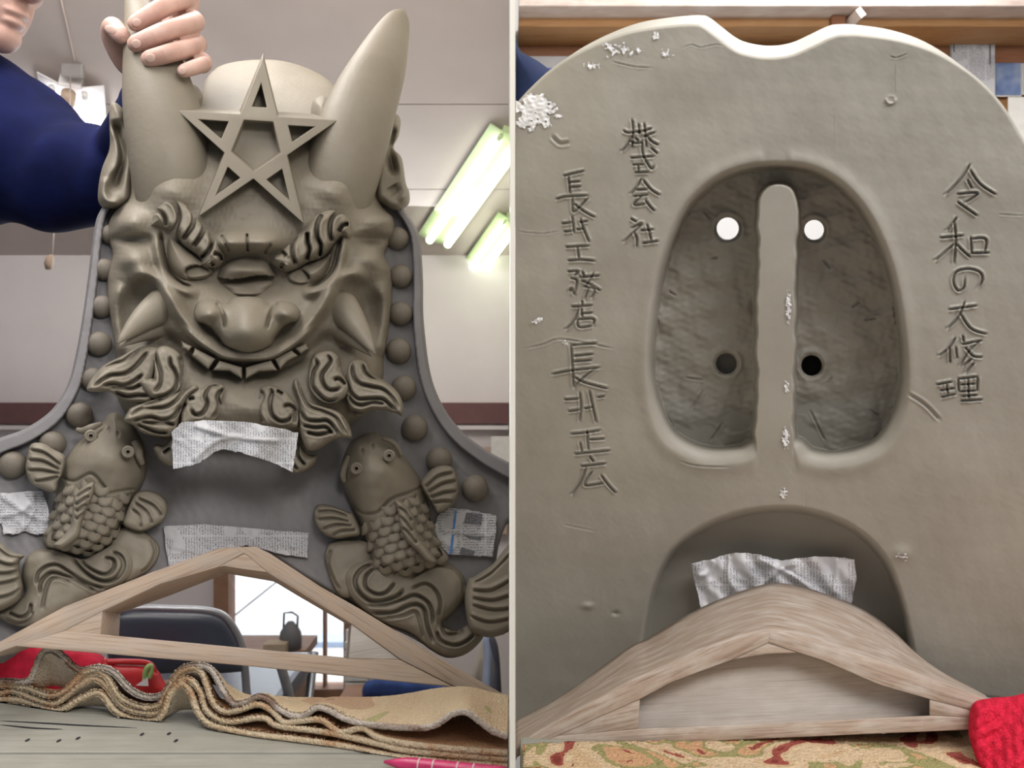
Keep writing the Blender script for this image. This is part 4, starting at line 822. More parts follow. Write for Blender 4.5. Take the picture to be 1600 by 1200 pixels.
BL = np.array([(-40, 1098), (0, 1101), (90, 1115), (240, 1131), (400, 1158), (525, 1173), (675, 1197), (800, 1206)], float)
def rdepth(x): return 0.35*F/(np.interp(x, BL[:, 0], BL[:, 1])-600)
def layer(pts, th, back, decay, em, pm, lift=0.0, hump=0.0):
    P = spl([(-30, pts[0][1])]+list(pts), 7); x = P[:, 0]; d = rdepth(x)
    L = np.concatenate([[0], np.cumsum(np.hypot(np.diff(x), np.diff(P[:, 1])))]); s = np.arange(0, L[-1], 1.6)
    x, y, d = np.interp(s, L, x), np.interp(s, L, P[:, 1]), None
    d = rdepth(x)+0.003; C = np.stack([(x-800)/F*d, d, CAMZ+(600-y)/F*d], -1); C[:, 0] = np.minimum(C[:, 0], -0.004)
    m = len(C); T = np.gradient(C, axis=0); T[:, 1] = 0; T /= np.linalg.norm(T, axis=1)[:, None]+1e-9; Nn = np.stack([-T[:, 2], np.zeros(m), T[:, 0]], -1)
    r = th*0.44*d[:, None]/F; prof = []
    Cb = C.copy(); Bk = np.array([0, 1.0, 0])
    av = np.maximum(1.02-d, 0.03)
    def backc(dist, dec):
        q = C+Bk*(dist*av)[:, None]; zz = np.convolve(np.pad(C[:, 2], 40, mode='edge'), np.ones(81)/81, 'valid')
        q[:, 2] = C[:, 2]*(1-dec)+(0.10*zz+0.90*TZ+lift+hump*np.exp(-((x-690)/85)**2)+hump*1.6*np.exp(-((x-300)/40)**2))*dec; return q
    rows = []
    bd = np.linspace(back, 0.05, 9)
    for q in bd: rows.append((backc(q, decay*sst(q/back))-Nn*r, 2))
    for a in np.linspace(-1.35, 1.35, 7): rows.append((C+Bk*0.006-Bk*(r*math.cos(a))*1.0+Nn*r*math.sin(a)*1.05, 0))
    for q in bd[::-1]: rows.append((backc(q, decay*sst(q/back))+Nn*r, 1))
    V = np.stack([q for q, _ in rows]); fz = rng.normal(0, 1, V.shape[:2])*0.00045
    kk = np.array([1.0 if t == 0 else 0.25 for _, t in rows])[:, None]; V = V+(Nn[None]-0.8*Bk)*(fz*kk)[..., None]
    V[..., 2] = np.maximum(V[..., 2], TZ+0.0008); V[..., 0] = np.minimum(V[..., 0], -0.0038); nr = len(rows)
    idx = np.arange(nr*m).reshape(nr, m); f = np.stack([idx[:-1, :-1], idx[:-1, 1:], idx[1:, 1:], idx[1:, :-1]], -1).reshape(-1, 4)
    mi = np.repeat([0 if rows[j][1] == 0 or rows[j+1][1] == 0 else (1 if rows[j][1] == 1 else 2) for j in range(nr-1)], m-1)
    mk('rug_layer', V.reshape(-1, 3), f, None, rug, mats=[em, pm, UNDER], midx=mi)
layer([(0, 1094), (32, 1096), (70, 1108), (92, 1111), (120, 1095), (145, 1084), (160, 1088), (180, 1113), (210, 1126), (240, 1127), (255, 1113), (262, 1092), (272, 1076), (285, 1070), (297, 1084), (306, 1110), (322, 1131), (350, 1141), (400, 1151), (450, 1157), (525, 1168), (600, 1184), (675, 1193), (740, 1197), (797, 1200)], 13, 0.9, 0.9, EDGE, PILE, lift=0.002)
layer([(0, 1084), (20, 1081), (62, 1097), (87, 1099), (120, 1073), (145, 1061), (165, 1074), (190, 1105), (225, 1115), (250, 1112), (262, 1086), (276, 1066), (292, 1062), (310, 1080), (320, 1110), (340, 1126), (362, 1130), (400, 1124), (415, 1126), (434, 1137), (500, 1146), (540, 1154), (590, 1166), (650, 1178), (797, 1191)], 11, 0.93, 0.9, EDGE, PILE, lift=0.005)
layer([(0, 1072), (37, 1076), (75, 1088), (100, 1080), (125, 1056), (145, 1049), (165, 1059), (185, 1090), (215, 1105), (245, 1104), (258, 1084), (275, 1056), (295, 1046), (312, 1050), (322, 1074), (332, 1101), (350, 1114), (370, 1112), (400, 1103), (420, 1111), (442, 1131), (462, 1130), (500, 1128), (530, 1147), (565, 1141), (590, 1156), (637, 1166), (725, 1176), (797, 1181)], 11, 0.96, 0.9, EDGE, PILE, lift=0.007)
layer([(0, 1066), (40, 1066), (52, 1048), (62, 1024), (75, 1016), (90, 1022), (120, 1048), (150, 1044), (175, 1051), (200, 1077), (225, 1090), (252, 1087), (268, 1062), (285, 1045), (310, 1041), (330, 1050), (345, 1078), (363, 1101), (385, 1099), (400, 1091), (415, 1094), (432, 1109), (455, 1121), (475, 1120), (492, 1109), (510, 1112), (540, 1127), (580, 1136), (650, 1141), (680, 1136), (705, 1120), (727, 1116), (747, 1129), (770, 1146), (797, 1156)], 11, 1.0, 0.92, EDGE4, PILE4, lift=0.010, hump=0.011)
# patterned rug on the right bench
x0, x1, y0, y1 = 0.010, 0.93, 0.66, 0.926
nx, ny = 180, 120; gx, gy = np.meshgrid(np.linspace(x0, x1, nx), np.linspace(0, 1, ny)); gy = y0+gy*(0.917+0.102*np.minimum(gx, 0.5)-y0); gz = TZ+0.005+rng.normal(0, 0.0006, gx.shape)+0.002*np.sin(gx*30)*np.sin(gy*20+1)
V = np.stack([gx, gy, gz], -1).reshape(-1, 3); idx = np.arange(nx*ny).reshape(ny, nx); f = np.stack([idx[:-1, :-1], idx[:-1, 1:], idx[1:, 1:], idx[1:, :-1]], -1).reshape(-1, 4)
o = mk('patterned_rug', V, f, FLORAL); m = o.modifiers.new('solid', 'SOLIDIFY'); m.thickness = 0.005
tag(o, 'red, cream and olive patterned rug under the weathered cradle', 'rug')
# red towel
RED = plain('red_terry', (0.58, 0.02, 0.05), 0.95, var=0.25, scale=500, bump=0.8, spec=0.1)
TWF = Frame(1560, 1140, 0.875, math.radians(35))
def h_tow(X, Y, sd): return -10+36*dome(sd, 26)+10*np.sin((X-1500)/17+(Y-1090)/40)*sst(sd/20)+rng.normal(0, 0.35, X.shape)+wob(X, Y, 30, 3, 61)
o = relief('red_towel', RED, TWF, [(1520, 1100), (1545, 1091), (1580, 1088), (1640, 1080), (1670, 1140), (1650, 1230), (1560, 1225), (1535, 1205), (1518, 1165), (1513, 1135)], h_tow, 1.6, None, side=1, skirt=-30)
tag(o, 'bright red towel bunched at the right corner of the weathered cradle', 'towel')
# pink pen on the left bench
PINK = plain('pink_lacquer', (0.62, 0.04, 0.16), 0.3, var=0.2, scale=80, spec=0.6)
pen = thing('pink_pen', 'pink pen lying on the grey bench at the rug corner', 'pen', (-0.07, 0.86, TZ))
A, B = at(600, 1189, 0.872), at(860, 1212, 0.845); A[2] = TZ+0.0068; B[2] = TZ+0.0070; B[0] = -0.006
p = A+(B-A)*np.linspace(0, 1, 14)[:, None]; v, f = tube(p, [0.0012, 0.0034, 0.0052]+[0.0062]*11, 20, up=(0, 1, 0)); mk('barrel', v, f, PINK, pen)
WHT = plain('white_mark', (0.75, 0.6, 0.6), 0.5)
for t in (0.30, 0.42, 0.62, 0.75):
    c = A+(B-A)*t; d = (B-A)/np.linalg.norm(B-A); v, f = tube([c-d*0.0007, c+d*0.0007], 0.0064, 20, up=(0, 1, 0)); mk('ring_mark', v, f, WHT, pen)
# ------------------------------------------------------------------ rooms
def box(name, c, d, mat, parent=None, ax=None, bev=0.0, kind=None, uvs=None):
    v, f = boxv(c, d, ax, bev); U = np.stack([v[:, 0]*900+v[:, 1]*300, v[:, 2]*900+v[:, 1]*500], -1) if uvs is None else uvs(v)
    o = mk(name, v, f, mat, parent, uv=U, smooth=False)
    if kind: o['kind'] = kind
    return o
S = dict(kind='structure')
CEIL = plain('ceiling_board_paint', (0.58, 0.505, 0.468), 0.8, var=0.05, scale=6)
WALLP = plain('pale_wall_paint', (0.78, 0.72, 0.71), 0.85, var=0.05, scale=5)
MAROON = plain('maroon_paint', (0.16, 0.075, 0.075), 0.6)
BROWNW = wood('brown_frame_wood', (0.20, 0.10, 0.06), (0.30, 0.16, 0.10), (0.34, 0.20, 0.13))
ORANGEW = wood('orange_shelf_wood', (0.30, 0.14, 0.05), (0.44, 0.23, 0.09), (0.46, 0.26, 0.12))
DARKW = wood('dark_red_wood', (0.17, 0.06, 0.025), (0.25, 0.10, 0.045), (0.26, 0.12, 0.06))
PALEW = wood('scuffed_pale_wood', (0.50, 0.36, 0.30), (0.62, 0.52, 0.47), (0.74, 0.68, 0.64))
FLOORM = plain('concrete_floor', (0.36, 0.34, 0.32), 0.85, var=0.15, scale=8)
DIVM = plain('beige_divider_paint', (0.70, 0.665, 0.58), 0.7, var=0.02)
box('view_divider', (0.0003, 0.70+1.4, 1.5), (9.0/F*0.70, 2.8, 3.0), DIVM, **S)  # added panel parting the two views, not a wall of either room
box('floor', (0, 1.6, -0.05), (5.2, 4.4, 0.1), FLOORM, **S)
LY = 2.9
WX = lambda px, Y=LY: (px-800)/F*Y
WZ = lambda py, Y=LY: CAMZ+(600-py)/F*Y
# left back wall with a window opening
wx0, wx1, wz0, wz1 = WX(343), WX(548), WZ(1092), WZ(700)
box('wall_back_left', ((-2.4+wx0)/2, LY+0.05, 0.9), (wx0+2.4, 0.1, 1.8), WALLP, **S)
box('wall_back_left', ((wx1-0.005)/2, LY+0.05, 0.9), (-0.005-wx1, 0.1, 1.8), WALLP, **S)
box('wall_back_left', ((wx0+wx1)/2, LY+0.05, wz0/2), (wx1-wx0, 0.1, wz0), WALLP, **S)
box('wall_back_left', ((wx0+wx1)/2, LY+0.05, (wz1+1.8)/2), (wx1-wx0, 0.1, 1.8-wz1), WALLP, **S)
box('trim_1', (-1.2, LY-0.02, WZ(645)), (2.38, 0.05, 0.062), MAROON, **S)
box('trim_2', (-1.2, LY-0.025, WZ(667)), (2.38, 0.03, 0.012), WALLP, **S)
win = thing('window_1', None, None, (0.5*(wx0+wx1), LY, wz0)); win['kind'] = 'structure'
ww = wx1-wx0
for nm, c, d in [('frame_stile', (wx0+0.015, LY, (wz0+wz1)/2), (0.045, 0.07, wz1-wz0)), ('frame_stile', (wx1+0.012, LY-0.01, (wz0+wz1)/2), (0.05, 0.08, wz1-wz0)), ('frame_rail', ((wx0+wx1)/2, LY, wz0+0.02), (ww, 0.07, 0.04)), ('frame_rail', ((wx0+wx1)/2, LY, wz1-0.02), (ww, 0.07, 0.04)), ('mullion', (WX(508), LY, (wz0+wz1)/2), (0.008, 0.03, wz1-wz0))]:
    box(nm, c, d, BROWNW, win)
GLASS, nt, b = mat_new('window_glass'); b.inputs['Transmission Weight'].default_value = 1.0; b.inputs['Roughness'].default_value = 0.02; b.inputs['IOR'].default_value = 1.02
box('pane', ((wx0+wx1)/2, LY, (wz0+wz1)/2), (ww-0.02, 0.004, wz1-wz0-0.02), GLASS, win)
cable = tube([at(330, 991, LY+0.099), at(556, 810, LY+0.099)], 0.0025, 8); tag(mk('overhead_wire', *cable, plain('wire_grey', (0.45, 0.45, 0.48))), 'thin grey wire seen slanting across the window', 'wire')
OUT = plain('sunlit_wall', (0.82, 0.84, 0.86), 0.9)
box('wall_outdoors', (WX(440, 5.2), 5.2, 0.8), (3.2, 0.1, 2.4), OUT, **S)
ROOFG = plain('far_shed_blue', (0.35, 0.42, 0.55), 0.8)
hut = thing('far_shed', 'low blue-grey shed roof far outside the window', 'shed', (WX(527, 4.6), 4.6, 0.0))
box('shed_wall', (WX(525, 4.6), 4.7, 0.0), (0.22, 0.1, 0.05), OUT, hut); box('shed_roof', (WX(525, 4.6), 4.62, WZ(1002, 4.6)), (0.20, 0.16, 0.03), ROOFG, hut, bev=0.004)
# left ceiling: sloping boards
k = 0.45; cz = lambda Y: 1.44+k*(LY-Y)
ce = thing('ceiling', None, None, (-1.2, 1.6, cz(1.6))); ce['kind'] = 'structure'
yy = [LY+0.06, 2.60, 2.29, 1.94, 1.60, 1.2]
for a, b_ in zip(yy[:-1], yy[1:]):
    ym = (a+b_)/2; sl = math.atan(k); ax = np.array([[1, 0, 0], [0, math.cos(sl), -math.sin(sl)], [0, math.sin(sl), math.cos(sl)]])
    box('ceiling_board', (-1.2, ym, cz(ym)+0.012), (2.388, (a-b_)/math.cos(sl)-0.004, 0.024), CEIL, ce, ax=ax)
ym = 2.0; box('ceiling_backing', (-1.2, ym, cz(ym)+0.045), (2.388, 1.9, 0.02), plain('dark_gap', (0.12, 0.10, 0.09)), ce, ax=ax)
nrm = np.array([0, -math.sin(sl), -math.cos(sl)])
def onceil(px, py, off=0.0):
    r = np.array([(px-800)/F, 1, (600-py)/F]); t = (1.44+k*LY-CAMZ)/(r[2]+k); return np.array([0, 0, CAMZ])+r*t+nrm*off
TUBE = plain('lit_tube_green', (0.9, 0.95, 0.85), 0.4, emit=(0.93, 1.0, 0.86), es=4.5); TUBEW = plain('lit_tube_white', (0.9, 0.9, 0.95), 0.4, emit=(0.95, 0.96, 1.0), es=5.0)
REFLG = plain('lamp_reflector_green', (0.60, 0.72, 0.42), 0.35); REFLW = plain('lamp_reflector_white', (0.80, 0.77, 0.76), 0.45); CAPM = plain('lamp_end_cap', (0.30, 0.32, 0.30), 0.5); TANP = plain('tan_cover', (0.48, 0.36, 0.27), 0.6)
def lamp(name, label, A, B, w, drop, tube_m, refl_m, group=None):
    A, B = np.asarray(A), np.asarray(B); d = (B-A)/np.linalg.norm(B-A); s = np.cross(d, nrm); s /= np.linalg.norm(s); L = np.linalg.norm(B-A); C = (A+B)/2
    t = thing(name, label, 'ceiling lamp', C, group)
    ax = np.array([s, d, np.cross(s, d)]); dn = nrm
    box('housing', C+dn*(drop*0.25), (w*0.34, L, drop*0.5), refl_m, t, ax=ax, bev=0.003)
    for sg in (-1, 1):
        q = C+s*sg*w*0.33+dn*drop*0.32; sl2 = (s*sg*0.94-dn*(-0.34)); sl2 = s*sg*0.93+dn*(-0.36); n2 = np.cross(d, sl2)
        box('reflector', q, (w*0.34, L, 0.003), refl_m, t, ax=np.array([sl2/np.linalg.norm(sl2), d, n2/np.linalg.norm(n2)]))
        p = C+s*sg*w*0.24+dn*drop*0.72; v, f = tube([p-d*(L/2-0.02), p+d*(L/2-0.02)], w*0.095, 16); mk('fluorescent_tube', v, f, tube_m, t)
        for e in (-1, 1):
            p2 = p+d*e*(L/2-0.012); v, f = tube([p2-d*0.012, p2+d*0.012], w*0.055, 12); mk('tube_socket', v, f, refl_m, t)
    return t
A = onceil(682, 368); B = onceil(815, 175); B = A+(B-A)*0.90
lamp('fluorescent_lamp', 'long lit green-tinged twin tube ceiling lamp, upper of the two on the left ceiling', A, B, 0.115, 0.05, TUBE, REFLG)
A = onceil(722, 440); B = onceil(815, 312); B = A+(B-A)*0.86
lamp('fluorescent_lamp', 'lit green-tinged twin tube ceiling lamp, lower of the two on the left ceiling', A, B, 0.085, 0.045, TUBE, REFLG)
A = onceil(112, 118); B = onceil(128, 255); lw = lamp('fluorescent_lamp', 'white twin tube ceiling lamp with a grey end bracket above the blue sleeve', A, B, 0.145, 0.06, TUBEW, REFLW)
PLATE = plain('grey_bracket', (0.27, 0.25, 0.24), 0.5); c0 = onceil(115, 104, 0.01); v, f = boxv(c0, (0.050, 0.012, 0.034), bev=0.003); mk('end_bracket', v, f, PLATE, lw, smooth=False)
v, f = tube([onceil(114, 116, 0.055), onceil(113, 128, 0.06), onceil(113, 143, 0.06)], [0.016, 0.017, 0.004], 16); mk('end_cover', v, f, TANP, lw)
v, f = tube([onceil(92, -20, 0.003), onceil(117, 92, 0.006)], 0.0016, 6); mk('power_cord', v, f, PALEW, lw)
pc = thing('pull_cord', 'hanging pull cord with a small tan tassel left of the tile', 'pull cord', at(78, 420, 2.0))
v, f = tube([onceil(114, 104, 0.03), at(109, 180, 2.04), at(86, 340, 2.0), at(81, 402, 2.0)], 0.0016, 6); mk('cord', v, f, PALEW, pc); v, f = tube([at(81, 398, 2.0), at(78, 404, 2.0), at(76, 412, 2.0), at(76, 421, 2.0)], [0.003, 0.008, 0.009, 0.006], 12); mk('tassel', v, f, TANP, pc)
# things beyond the left bench
BLKV = plain('black_vinyl', (0.035, 0.042, 0.065), 0.32, var=0.1, spec=0.7); STEEL = plain('grey_steel', (0.32, 0.32, 0.34), 0.35, metal=0.8)
CY = 1.85
ch = thing('folding_chair', 'black vinyl folding chair seen through the pale cradle', 'chair', (WX(270, CY), CY+0.2, 0.0))
CF = Frame(280, 1000, CY, math.radians(8), yaw=-0.2)
relief('backrest', BLKV, CF, [(176, 1046), (176, 972), (190, 956), (220, 953), (270, 954), (318, 956), (345, 964), (362, 984), (374, 1010), (378, 1040), (372, 1050), (280, 1052)], lambda X, Y, sd: 12*dome(sd, 22), 3.0, ch, skirt=-26)
e = spl([(176, 972, -2), (190, 955, -2), (220, 951, -2), (270, 952, -2), (318, 954, -2), (348, 962, -2), (366, 984, -2), (377, 1010, -2), (383, 1050, -2), (388, 1120, -2)], 5); v, f = tube([CF.pt(*q) for q in e], 0.008, 12); mk('back_frame', v, f, STEEL, ch)
cx = WX(278, CY); v, f = boxv((cx, CY+0.24, 0.40), (0.36, 0.36, 0.04), bev=0.015); mk('seat', v, f, BLKV, ch, smooth=False)
for sx in (-0.19, 0.19):
    v, f = tube([(cx+sx, CY+0.06, 0.0), (cx+sx*0.95, CY+0.40, 0.42)], 0.010, 10); mk('leg', v, f, STEEL, ch); v, f = tube([(cx+sx*1.05, CY+0.44, 0.0), (cx+sx*0.97, CY+0.05, 0.50)], 0.010, 10); mk('leg', v, f, STEEL, ch)
REDP = plain('red_plastic', (0.55, 0.025, 0.03), 0.35, var=0.1, spec=0.5); REDC = plain('red_cloth', (0.50, 0.012, 0.04), 0.9, var=0.2, scale=90)
stool = thing('low_shelf', 'low wooden shelf behind the bench carrying the red things', 'shelf', (-0.83, 1.64, 0.0))
zs = WZ(1088, 1.64); box('shelf_board', (-0.83, 1.66, zs-0.015), (0.50, 0.14, 0.03), BROWNW, stool); 
for sx in (-0.22, 0.22): box('leg', (-0.83+sx, 1.66, (zs-0.03)/2), (0.05, 0.10, zs-0.03), BROWNW, stool)
tub = thing('red_plastic_tub', 'red plastic tub with rounded rim behind the folded rug', 'tub', (WX(205, 1.64), 1.64, zs))
TF2 = Frame(205, 1050, 1.64, 0.05)
relief('body', REDP, TF2, [(150, 1090), (160, 1030), (176, 1035), (215, 1036), (238, 1042), (252, 1056), (254, 1090)], lambda X, Y, sd: 26*dome(sd, 24), 2.0, tub, skirt=-40)
v, f = tube([TF2.pt(*q) for q in spl([(165, 1034, 12), (195, 1034, 16), (228, 1036, 14), (240, 1046, 12), (246, 1075, 8)], 5)], 0.005, 10); mk('rim', v, f, REDP, tub)
GRN = plain('green_rubber', (0.32, 0.45, 0.16), 0.5); clipo = thing('green_band', 'green rubber band with a white paper tag on the red tub', 'rubber band', TF2.pt(230, 1070, 36))
v, f = tube([TF2.pt(*q) for q in spl([(226, 1062, 34), (227, 1050, 36), (231, 1042, 36), (236, 1041, 34), (236, 1050, 34), (232, 1060, 34)], 5)], 0.0042, 10); mk('band', v, f, GRN, clipo)
V, f = prism(TF2, [(212, 1071), (222, 1064), (226, 1056), (231, 1060), (232, 1072)], 38, 35); mk('paper_tag', V, f, WALLP, clipo, smooth=False)
BG2 = Frame(60, 1010, 1.70, 0.0)
o = relief('red_cloth_bundle', REDC, BG2, [(-40, 960), (0, 962), (30, 985), (80, 1010), (140, 1018), (162, 1026), (172, 1050), (170, 1090), (-40, 1095)], lambda X, Y, sd: 40*dome(sd, 30)+6*np.sin(X/14+Y/22)*sst(sd/15), 2.4, None, skirt=-50); tag(o, 'bunched red cloth behind the left end of the cradle', 'cloth')
# sill shelf with small lantern, boxes
sy = 2.72; shz = WZ(1004, sy)
sh = thing('sill_shelf', 'brown shelf under the window with a lantern on it', 'shelf', (WX(420, sy), sy, 0.0)); box('shelf_top', (WX(410, sy), sy, shz-0.012), (0.28, 0.16, 0.024), BROWNW, sh); box('shelf_front', (WX(410, sy), sy+0.03, (shz-0.03)/2), (0.24, 0.10, shz-0.03), plain('shelf_brown', (0.30, 0.20, 0.15)), sh)
GRY = plain('dark_grey_metal', (0.16, 0.16, 0.17), 0.5); lan = thing('lantern', 'small grey lantern with a wire handle standing at the window', 'lantern', (WX(456, 2.66), 2.66, shz))
lx, lz = WX(454, 2.66), shz
v, f = tube([(lx, 2.66, lz), (lx, 2.66, lz+0.03), (lx, 2.66, lz+0.045), (lx, 2.66, lz+0.06), (lx, 2.66, lz+0.075)], [0.030, 0.031, 0.029, 0.020, 0.008], 16); mk('body', v, f, GRY, lan)
v, f = tube([(lx-0.020, 2.66, lz+0.04), (lx-0.018, 2.66, lz+0.098), (lx+0.004, 2.66, lz+0.100), (lx+0.020, 2.66, lz+0.09), (lx+0.018, 2.66, lz+0.04)], 0.0030, 8); mk('handle', v, f, GRY, lan)
CART = plain('kraft_card', (0.46, 0.36, 0.26), 0.9); WB = plain('white_card', (0.74, 0.72, 0.68), 0.8)
o = box('carton', (WX(432, 2.62), 2.62, shz+0.014), (0.06, 0.05, 0.028), CART); tag(o, 'small kraft carton beside the lantern', 'box')
wbx = thing('louvre_panel', 'white ribbed panel right of the window', 'panel', (WX(556, 2.6), 2.6, 0.0))
for i in range(14): box('slat', (WX(558, 2.6), 2.6, 0.06+0.022*i), (0.062, 0.03, 0.016), WB, wbx)
box('frame', (WX(558, 2.6), 2.62, 0.19), (0.066, 0.02, 0.38), WALLP, wbx)
NAVY2 = plain('navy_cloth', (0.03, 0.06, 0.20), 0.9, var=0.3, scale=30)
tb = thing('side_stand', 'low wooden stand behind the right end of the bench', 'stand', (WX(640, 2.3), 2.3, 0.0)); zt = WZ(1092, 2.3); box('top', (WX(640, 2.3), 2.3, zt-0.012), (0.34, 0.22, 0.024), BROWNW, tb)
for sx in (-0.14, 0.14): box('leg', (WX(640, 2.3)+sx, 2.3, (zt-0.024)/2), (0.04, 0.18, zt-0.024), BROWNW, tb)
BF = Frame(630, 1075, 2.26, 0.0); o = relief('blue_cloth_roll', NAVY2, BF, [(566, 1085), (572, 1066), (600, 1060), (660, 1064), (720, 1072), (732, 1090), (690, 1094), (580, 1094)], lambda X, Y, sd: 22*dome(sd, 14)+3*np.sin(X/9), 2.4, None, skirt=-25); tag(o, 'rolled navy blue cloth behind the right rafter', 'cloth')
# coats hanging by the divider
def coat(name, label, px, mat, d, Y):
    fr = Frame(760, 1000, Y, 0.0); o = relief(name, mat, fr, px, lambda X, Y_, sd: d*dome(sd, 14)+4*np.sin(X/5.0+Y_/60), 2.4, None, side=-1, skirt=-14); return tag(o, label, 'garment', 'garments hanging by the partition')
coat('hanging_garment', 'pale cream work garment hanging at the divider, lower right of the tile', [(742, 1075), (735, 1060), (748, 1020), (755, 998), (765, 992), (772, 1010), (775, 1060), (774, 1110), (745, 1100)], plain('cream_cloth', (0.55, 0.50, 0.42), 0.9), 14, 2.5)
coat('hanging_garment', 'light blue work garment hanging between the cream and dark ones', [(752, 1080), (756, 1030), (754, 1000), (760, 990), (768, 996), (770, 1040), (768, 1110), (752, 1100)], plain('light_blue_cloth', (0.42, 0.50, 0.66), 0.9), 16, 2.42)
coat('hanging_garment', 'dark slate garment hanging nearest the divider', [(768, 1100), (772, 1040), (764, 1000), (770, 992), (778, 1010), (782, 1050), (783, 1110)], plain('slate_cloth', (0.10, 0.10, 0.13), 0.9), 14, 2.34)
rail = tube([(WX(730, 2.5), 2.52, WZ(992, 2.5)), (-0.02, 2.52, WZ(990, 2.5))], 0.008, 10); tag(mk('coat_rail', *rail, STEEL), 'thin steel rail carrying the hanging garments', 'rail')
o = box('notice_board', (WX(752), LY-0.03, WZ(765)), (0.16, 0.02, 0.26), plain('kraft_board', (0.50, 0.36, 0.28), 0.85, var=0.2, scale=12), bev=0.002); tag(o, 'brownish pink board on the back wall, right of the tile shoulder', 'notice board')
o = box('paper_note', (WX(786), LY-0.046, WZ(722)), (0.07, 0.004, 0.16), WB); tag(o, 'white paper note pinned to the brown board', 'paper')
# ---- right room
RY = 2.15
RX = lambda px, Y=RY: (px-800)/F*Y
RZ = lambda py, Y=RY: CAMZ+(600-py)/F*Y
RWALL = plain('right_wall_paint', (0.66, 0.66, 0.67), 0.85, var=0.04, scale=4)
box('wall_back_right', (0.75, RY+0.25, 1.5), (1.5, 0.1, 3.0), RWALL, **S)
shf = thing('wall_shelf', 'long scuffed pale shelf on orange and dark red battens above the inscribed tile', 'shelf', (RX(1200), RY, RZ(20)))
box('shelf_board', (0.67, RY+0.09, RZ(8)), (1.31, 0.26, 0.036), PALEW, shf, bev=0.003)
box('shelf_batten', (0.67, RY+0.10, RZ(26)), (1.31, 0.14, 0.022), ORANGEW, shf, bev=0.002)
box('back_batten', (0.67, RY+0.17, RZ(45)-0.004), (1.31, 0.03, 0.040), DARKW, shf, bev=0.002)
V, f = boxv((RX(1335), RY+0.03, RZ(30)), (0.014, 0.14, 0.022), np.array([[0.8, 0.0, 0.6], [0, 1, 0], [-0.6, 0, 0.8]])); mk('bracket', V, f, PALEW, shf, smooth=False)
V, f = boxv((RX(1313), RY+0.06, RZ(29)), (0.03, 0.10, 0.024)); mk('bracket_block', V, f, DARKW, shf, smooth=False)
o = box('metal_catch', (RX(1407), RY+0.14, RZ(46)), (0.012, 0.016, 0.018), STEEL, bev=0.002); tag(o, 'small steel catch on the dark batten under the shelf', 'catch')
pan = thing('wall_panelling', 'orange vertical board panelling at the upper right', 'panelling', (RX(1500), RY+0.18, 0.9))
for i in range(8):
    xa = RX(1385)+i*0.075; box('panel_board', (xa, RY+0.185, 1.35), (0.0725, 0.016, 0.98), ORANGEW, pan, bev=0.0015)
def note(nm, lab, cat, x0, y0, x1, y1, mat, dy=0.0):
    Y = RY+0.165-dy; o = box(nm, ((RX(x0, Y)+RX(x1, Y))/2, Y, (RZ(y0, Y)+RZ(y1, Y))/2), (RX(x1, Y)-RX(x0, Y), 0.003, RZ(y0, Y)-RZ(y1, Y)), mat); return tag(o, lab, cat)
note('paper_sheet', 'blank white paper sheet left of the clipboard', 'paper', 1448, 57, 1488, 112, WB)
cb = thing('clipboard', 'clipboard with a printed white sheet on the orange panelling', 'clipboard', (RX(1518), RY+0.15, RZ(120)))
Y = RY+0.150; bx = lambda nm, a, b, c, d, m, dy=0, t=0.004: box(nm, ((RX(a, Y)+RX(c, Y))/2, Y-dy, (RZ(b, Y)+RZ(d, Y))/2), (RX(c, Y)-RX(a, Y), t, RZ(b, Y)-RZ(d, Y)), m, cb)
bx('board', 1484, 53, 1554, 150, plain('clipboard_grey', (0.30, 0.28, 0.27), 0.6)); bx('sheet', 1486, 57, 1553, 150, PAPER[2], 0.003, 0.002); bx('clip', 1503, 53, 1540, 62, REFLW, 0.006, 0.006)
bx('dark_strip', 1488, 60, 1490, 82, GRY, 0.006, 0.002); bx('dark_strip', 1544, 68, 1546, 102, GRY, 0.006, 0.002)
def photo(lab, x0, y0, x1, y1, cols):
    m, nt, b = mat_new('photo_print'); tc = N(nt, 'ShaderNodeTexCoord'); nz = N(nt, 'ShaderNodeTexNoise', Scale=16.0, Detail=2.0); nt.links.new(tc.outputs['Object'], nz.inputs['Vector']); nt.links.new(ramp(nt, nz.outputs['Fac'], cols), b.inputs['Base Color']); b.inputs['Roughness'].default_value = 0.3
    Y = RY+0.160; t = thing('photo_print', lab, 'photo', (RX((x0+x1)/2, Y), Y, RZ(y1, Y)))
    g = lambda nm, a, b_, c, d, mm, dy: box(nm, ((RX(a, Y)+RX(c, Y))/2, Y-dy, (RZ(b_, Y)+RZ(d, Y))/2), (RX(c, Y)-RX(a, Y), 0.002, RZ(b_, Y)-RZ(d, Y)), mm, t)
    g('border', x0, y0, x1, y1, WB, 0); g('picture', x0+2, y0+2, x1-2, y1-2, m, 0.002)
photo('blue photo print with a white border, right of the clipboard', 1553, 82, 1596, 151, [(0.3, (0.05, 0.08, 0.22)), (0.5, (0.20, 0.27, 0.45)), (0.7, (0.42, 0.45, 0.52))])
photo('blue and violet photo print at the right edge of the picture', 1597, 56, 1640, 148, [(0.3, (0.10, 0.14, 0.35)), (0.6, (0.35, 0.36, 0.6)), (0.8, (0.7, 0.7, 0.75))])
note('paper_sheet', 'white paper sheet below the photo prints, behind the tile shoulder', 'paper', 1575, 152, 1640, 290, WB, 0.02)
led = thing('window_ledge', 'grey ledge on the right wall under the dark red batten', 'ledge', (RX(1000), RY+0.16, RZ(80))); box('ledge_board', (RX(1090), RY+0.16, RZ(68)), (0.80, 0.07, 0.030), plain('grey_ledge', (0.42, 0.41, 0.42), 0.7), led, bev=0.002)
